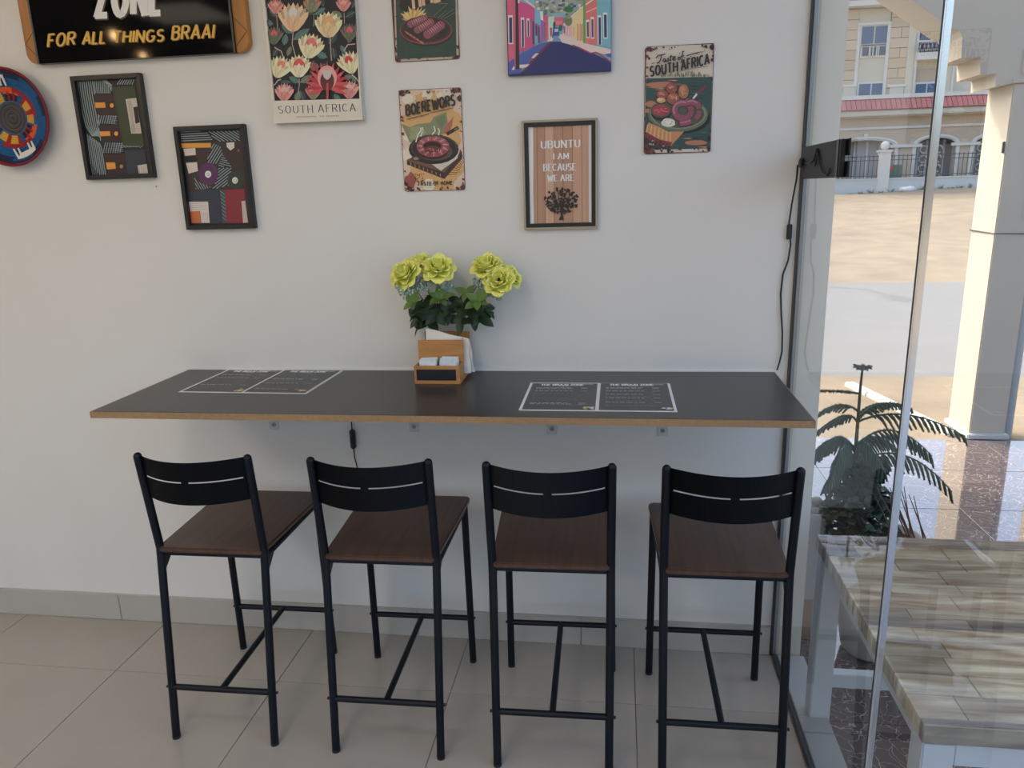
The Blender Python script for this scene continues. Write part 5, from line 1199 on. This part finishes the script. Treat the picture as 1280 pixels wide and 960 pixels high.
def window(px0, py0, px1, py1, cols, rows, y=FY+.10, m='bglass', fr=.10):
    xa, zb = fx(px0, py0, y); xb_, za = fx(px1, py1, y)
    w_ = slab('window', xa, xb_, za, zb, y, y+.2, 'bwhite')
    for i in range(cols):
        for j in range(rows):
            pa = xa+fr+(xb_-xa-2*fr)*i/cols+(.04 if i else 0); pb = xa+fr+(xb_-xa-2*fr)*(i+1)/cols-(.04 if i < cols-1 else 0)
            qa = za+fr+(zb-za-2*fr)*j/rows+(.04 if j else 0); qb = za+fr+(zb-za-2*fr)*(j+1)/rows
            MB().box((pa, y-.03, qa), (pb, y-.002, qb)).build('pane', M[m], w_, True)
    return xa, xb_, za, zb
slab('window_bay', w1+.02, w2-.02, Z_LED, 10.3, FY+.16, FY+.24, 'bcream')
for px in (1073, 1110): xx = fx(px, 60)[0]; slab('bay_trim', xx-.08, xx+.08, Z_LED, fx(1090, 28)[1], FY+.04, FY+.159, 'bwhite')
slab('bay_trim', fx(1073, 28)[0], fx(1112, 28)[0], fx(1090, 31)[1], fx(1090, 27.5)[1], FY+.02, FY+.159, 'bwhite')
window(1076, 31.5, 1110, 56, 2, 1); xa, xb_, za, zb = window(1076, 56.5, 1110, 71, 3, 1, m='bdark')
window(1072, 103, 1105, 123, 2, 1)
for i in range(3): MB().tube([(xa+.15+(i+1.5)*(xb_-xa-.3)/6, FY+.03, za+.06), (xa+.15+(i+1.5)*(xb_-xa-.3)/6, FY+.03, zb-.06)], .03, 6).build('baluster', M['bwhite'], bld, True)
for px0, px1 in ((1112, 1128), (1054, 1067)): (a_, zt_), (b_, zb_) = fx(px0, 109), fx(px1, 122); slab('plinth_block', a_, b_, Z_LED, zt_, FY-.05, FY+.059, 'bcream'); slab('plinth_cap', a_-.1, b_+.1, zt_, zt_+.12, FY-.1, FY+.06, 'bwhite')
# right bay: column, balcony with railing, recessed windows
for px in (1138, 1186): xx = fx(px, 80)[0]; slab('bay_column', xx-.2, xx+.2, Z_LED, 10.3, FY+.02, FY+.248, 'bcream'); slab('bay_trim', xx+.21, xx+.33, Z_LED, 10.3, FY+.0, FY+.248, 'bwhite')
window(1146, 38, 1182, 62, 2, 1, FY+.2); xa, za = fx(1145, 67); xb_, zb = fx(1184, 50)
slab('balcony_slab', xa, xb_, za-.35, za, FY-.35, FY+.249, 'bwhite'); slab('balcony_rail', xa, xb_, zb-.08, zb, FY-.32, FY-.24, 'bwhite')
for i in range(14):
    xx = xa+.1+i*(xb_-xa-.2)/13; MB().tube([(xx, FY-.28, za), (xx, FY-.28, zb-.08)], .025, 6).build('baluster', M['iron'], bld, True)
    if i % 2: MB().tube([(xx+.13*math.cos(R(a)), FY-.28, (za+zb)/2+.2*math.sin(R(a))) for a in range(0, 361, 45)], .02, 5, False).build('scroll', M['bwhite'], bld, True)
xa, zb = fx(1143, 86); xb_, za = fx(1184, 122); slab('balcony_recess', xa, xb_, Z_LED, zb, FY+.20, FY+.248, 'bwall'); window(1143, 103, 1173, 122, 2, 1, FY+.12); window(1220, 108, 1236, 122, 2, 1, FY+.15); window(1205, 31, 1235, 70, 2, 1, FY+.15)
# tiled band and cornices
slab('ledge', x_l, x_r, Z_LED-.08, Z_LED+.12, FY-.75, FY+.3, 'bwhite')
zt_, zb_ = Z_LED-.09, 5.16; me = MB().prism([(.01, -.70, zt_), (.235, -.70, zt_), (.235, -1.15, zb_), (.01, -1.15, zb_)], (0, .35, .0)).mesh('roof_tile'); me.materials.append(M['broof'])
for i in range(120):
    q = link('roof_tile', me, None, bld); q.location = Vector((x_l+i*.25, FY, 0))-wloc(bld)
slab('cornice', x_l, x_r, 4.86, 5.15, FY-.95, FY+1, 'bwhite', bv=.05); slab('frieze', x_l, x_r, 4.80, 4.859, FY-.5, FY+1, 'bcream')
# ground floor with arches
GY = FY-.3; zs = .9; ztop = 4.80
def arch_pts(xa, xb, z_s, rise, n=12): cx, hw = (xa+xb)/2, (xb-xa)/2; return [(cx-hw*math.cos(math.pi*i/n), z_s+rise*math.sin(math.pi*i/n)) for i in range(n+1)]
arches = [(fx(1040, 200, GY)[0], fx(1119, 200, GY)[0], 'bgrey'), (fx(1141, 200, GY)[0], fx(1195, 200, GY)[0], 'bdark'), (fx(1213, 200, GY)[0], fx(1268, 200, GY)[0], 'bdark')]
xa0, xb0 = arches[2][1]+1.2, arches[2][1]+4.2; arches.append((xa0, xb0, 'bgrey'))
zsp = fx(1140, 182, GY)[1]; zcr = fx(1168, 170, GY)[1]
edge = [x_l]+[v for a in arches for v in a[:2]]+[x_r]
for i in range(0, len(edge), 2): slab('ground_wall', edge[i], edge[i+1], zs, ztop, GY, GY+.8, 'bwall')
for i, (xa, xb_, m_) in enumerate(arches):
    pts = arch_pts(xa, xb_, zsp, zcr-zsp)
    MB().prism([(x, GY, z) for x, z in pts]+[(xb_, GY, ztop), (xa, GY, ztop)], (0, .8, 0)).build('arch_wall', M['bwall'], bld, True)
    MB().tube([(xa, GY-.02, zs)]+[(x, GY-.02, z) for x, z in pts]+[(xb_, GY-.02, zs)], .11, 6, smooth=False).build('arch_trim', M['bwhite'], bld, True)
    slab('arch_back', xa, xb_, zs, zcr+.1, GY+.7, GY+.79, m_)
    MB().box(((xa+xb_)/2-.1, GY-.12, zcr-.05), ((xa+xb_)/2+.1, GY-.01, zcr+.25)).build('keystone', M['bwhite'], bld, True)
    if i < 3: slab('pier_band', xb_-.35, (arches[i+1][0] if i < 3 else xb_)+.35, zsp-.08, zsp+.08, GY-.16, GY-.001, 'bwhite')
    n_ = 5
    for q in range(1, n_): xx = xa+(xb_-xa)*q/n_; slab('door_rib', xx-.05, xx+.05, zs, zcr-.15, GY+.62, GY+.699, 'bgrey' if m_ == 'bdark' else 'bwhite')
    if m_ == 'bdark':
        for q in range(2):
            xx = xa+(xb_-xa)*(.33+.34*q)
            for z_ in (1.6, 2.1, 2.6, 3.1): MB().tube([(xx+.22*math.cos(R(a)), GY+.58, z_+.2*math.sin(R(a))) for a in range(0, 301, 50)], .04, 5).build('scroll', M['bwhite'], bld, True)
slab('string_course', x_l, x_r, fx(1140, 158.5, GY)[1]-.06, fx(1140, 158.5, GY)[1]+.06, GY-.08, GY-.001, 'bwhite')
# boundary wall, fence, gate pillar
WY = 41.0; zt_ = at(1140, 223, 1, WY).z
bw = thing('boundary_wall', 'low white boundary wall on the sand before the arches', 'wall', (18, WY, .8)); MB().box((4, WY, .55), (34, WY+.25, zt_)).build('wall_body', M['fwall'], bw, True); MB().box((4, WY-.04, zt_), (34, WY+.29, zt_+.06)).build('coping', M['bwhite'], bw, True)
fe = thing('iron_fence', 'black iron railing on top of the low white wall', 'fence', (18, WY+.12, zt_+.06)); zf = at(1140, 192, 1, WY).z
for z_ in (zt_+.18, zf-.28, zf-.08): MB().tube([(4, WY+.12, z_), (34, WY+.12, z_)], .022, 6).build('rail', M['iron'], fe, True)
xs_ = at(1045, 200, 1, WY).x-2.5; me = MB().tube([(0, 0, zt_+.06), (0, 0, zf)], .020, 5).mesh('bar'); me.materials.append(M['iron'])
for i in range(72): q = link('bar', me, None, fe); q.location = Vector((xs_+i*.21, WY+.12, 0))-wloc(fe)
xp = at(1105, 210, 1, WY).x
gp = thing('gate_pillar', 'white gate pillar topped with a ball in the far fence', 'pillar', (xp, WY, .8)); zp = at(1105, 190, 1, WY).z
MB().box((xp-.26, WY-.12, .6), (xp+.26, WY+.38, zp)).build('shaft', M['bwhite'], gp, True); MB().box((xp-.32, WY-.18, zp), (xp+.32, WY+.44, zp+.10)).build('cap', M['bwhite'], gp, True); MB().sphere((xp, WY+.13, zp+.32), .23, 14, 10).build('ball', M['bwhite'], gp, True)
xg = at(1118, 214, 1, WY+.8).x; gb = thing('utility_box', 'dark green utility box behind the far fence', 'box', (xg, WY+.8, .9)); MB().box((xg-.32, WY+.7, .9), (xg+.32, WY+1.1, at(1118, 206, 1, WY+.7).z)).build('cabinet', M['greenbox'], gb, True, bevel=.02); MB().sphere((xg-.22, WY+.66, 2.15), .16, 10, 8, (1, .3, 1)).build('red_marker', M['redbit'], gb, True)
# dry tufts along the wall foot, litter
rg = random.Random(61); lm = mat('dry_shrub', (.16, .17, .11), .9)
for i in range(14):
    px_ = 1064+i*12.4+rg.uniform(-.8, .8); p = at(px_, 237.5, 1, WY-.35); m = MB(); zz = gz(p.x, WY-.35)
    for q in range(14): a = rg.uniform(0, 6.28); e = Vector((p.x+rg.uniform(.08, .24)*math.cos(a), WY-.35+.15*math.sin(a), zz+rg.uniform(.04, .05+.2*((i*7) % 5)/4))); m.tube([(p.x, WY-.35, zz-.05), e], [.035, .008], 4)
    o = m.build('dry_tuft', lm); tag(o, 'small dry grass tuft at the foot of the far white wall', 'tuft', 'dry tufts along the far wall')
p = at(1134, 239, 1, WY-1.0); m = MB(); m.sphere((p.x, WY-1.0, gz(p.x, WY-1.0)+.10), .32, 9, 6, (1.3, .6, .5))
for i, v in enumerate(m.v): m.v[i] = tuple(Vector(v)+Vector((rg.uniform(-.07, .07), 0, rg.uniform(-.06, .06))))
tag(m.build('litter_bag', M['trash']), 'white scrap of litter lying on the far sand', 'litter')
# street lamp whose shadow lies on the road
el = SUN_DIR.z/math.hypot(SUN_DIR.x, SUN_DIR.y); hz = Vector((SUN_DIR.x, SUN_DIR.y, 0)).normalized(); H = 6.0
b0 = Vector((5.47, 10.86, TZ-.04))+hz*(H/el); zg = gz(b0.x, b0.y)
t = thing('street_lamp', 'tall street lamp beyond the road, seen by its shadow on the asphalt', 'lamp', (b0.x, b0.y, zg))
MB().tube([(b0.x, b0.y, zg-.05), (b0.x, b0.y, TZ-.04+H)], [.09, .07], 12).build('pole', M['pipe'], t, True)
MB().tube([(b0.x, b0.y, TZ-.06+H), (b0.x+.04, b0.y-.35, TZ+H), (b0.x+.08, b0.y-.7, TZ+.02+H)], .05, 8).build('arm', M['pipe'], t, True)
MB().sphere((b0.x+.10, b0.y-.98, TZ+.02+H), .40, 14, 10, (.5, 1, .25)).build('head', M['pipe'], t, True)
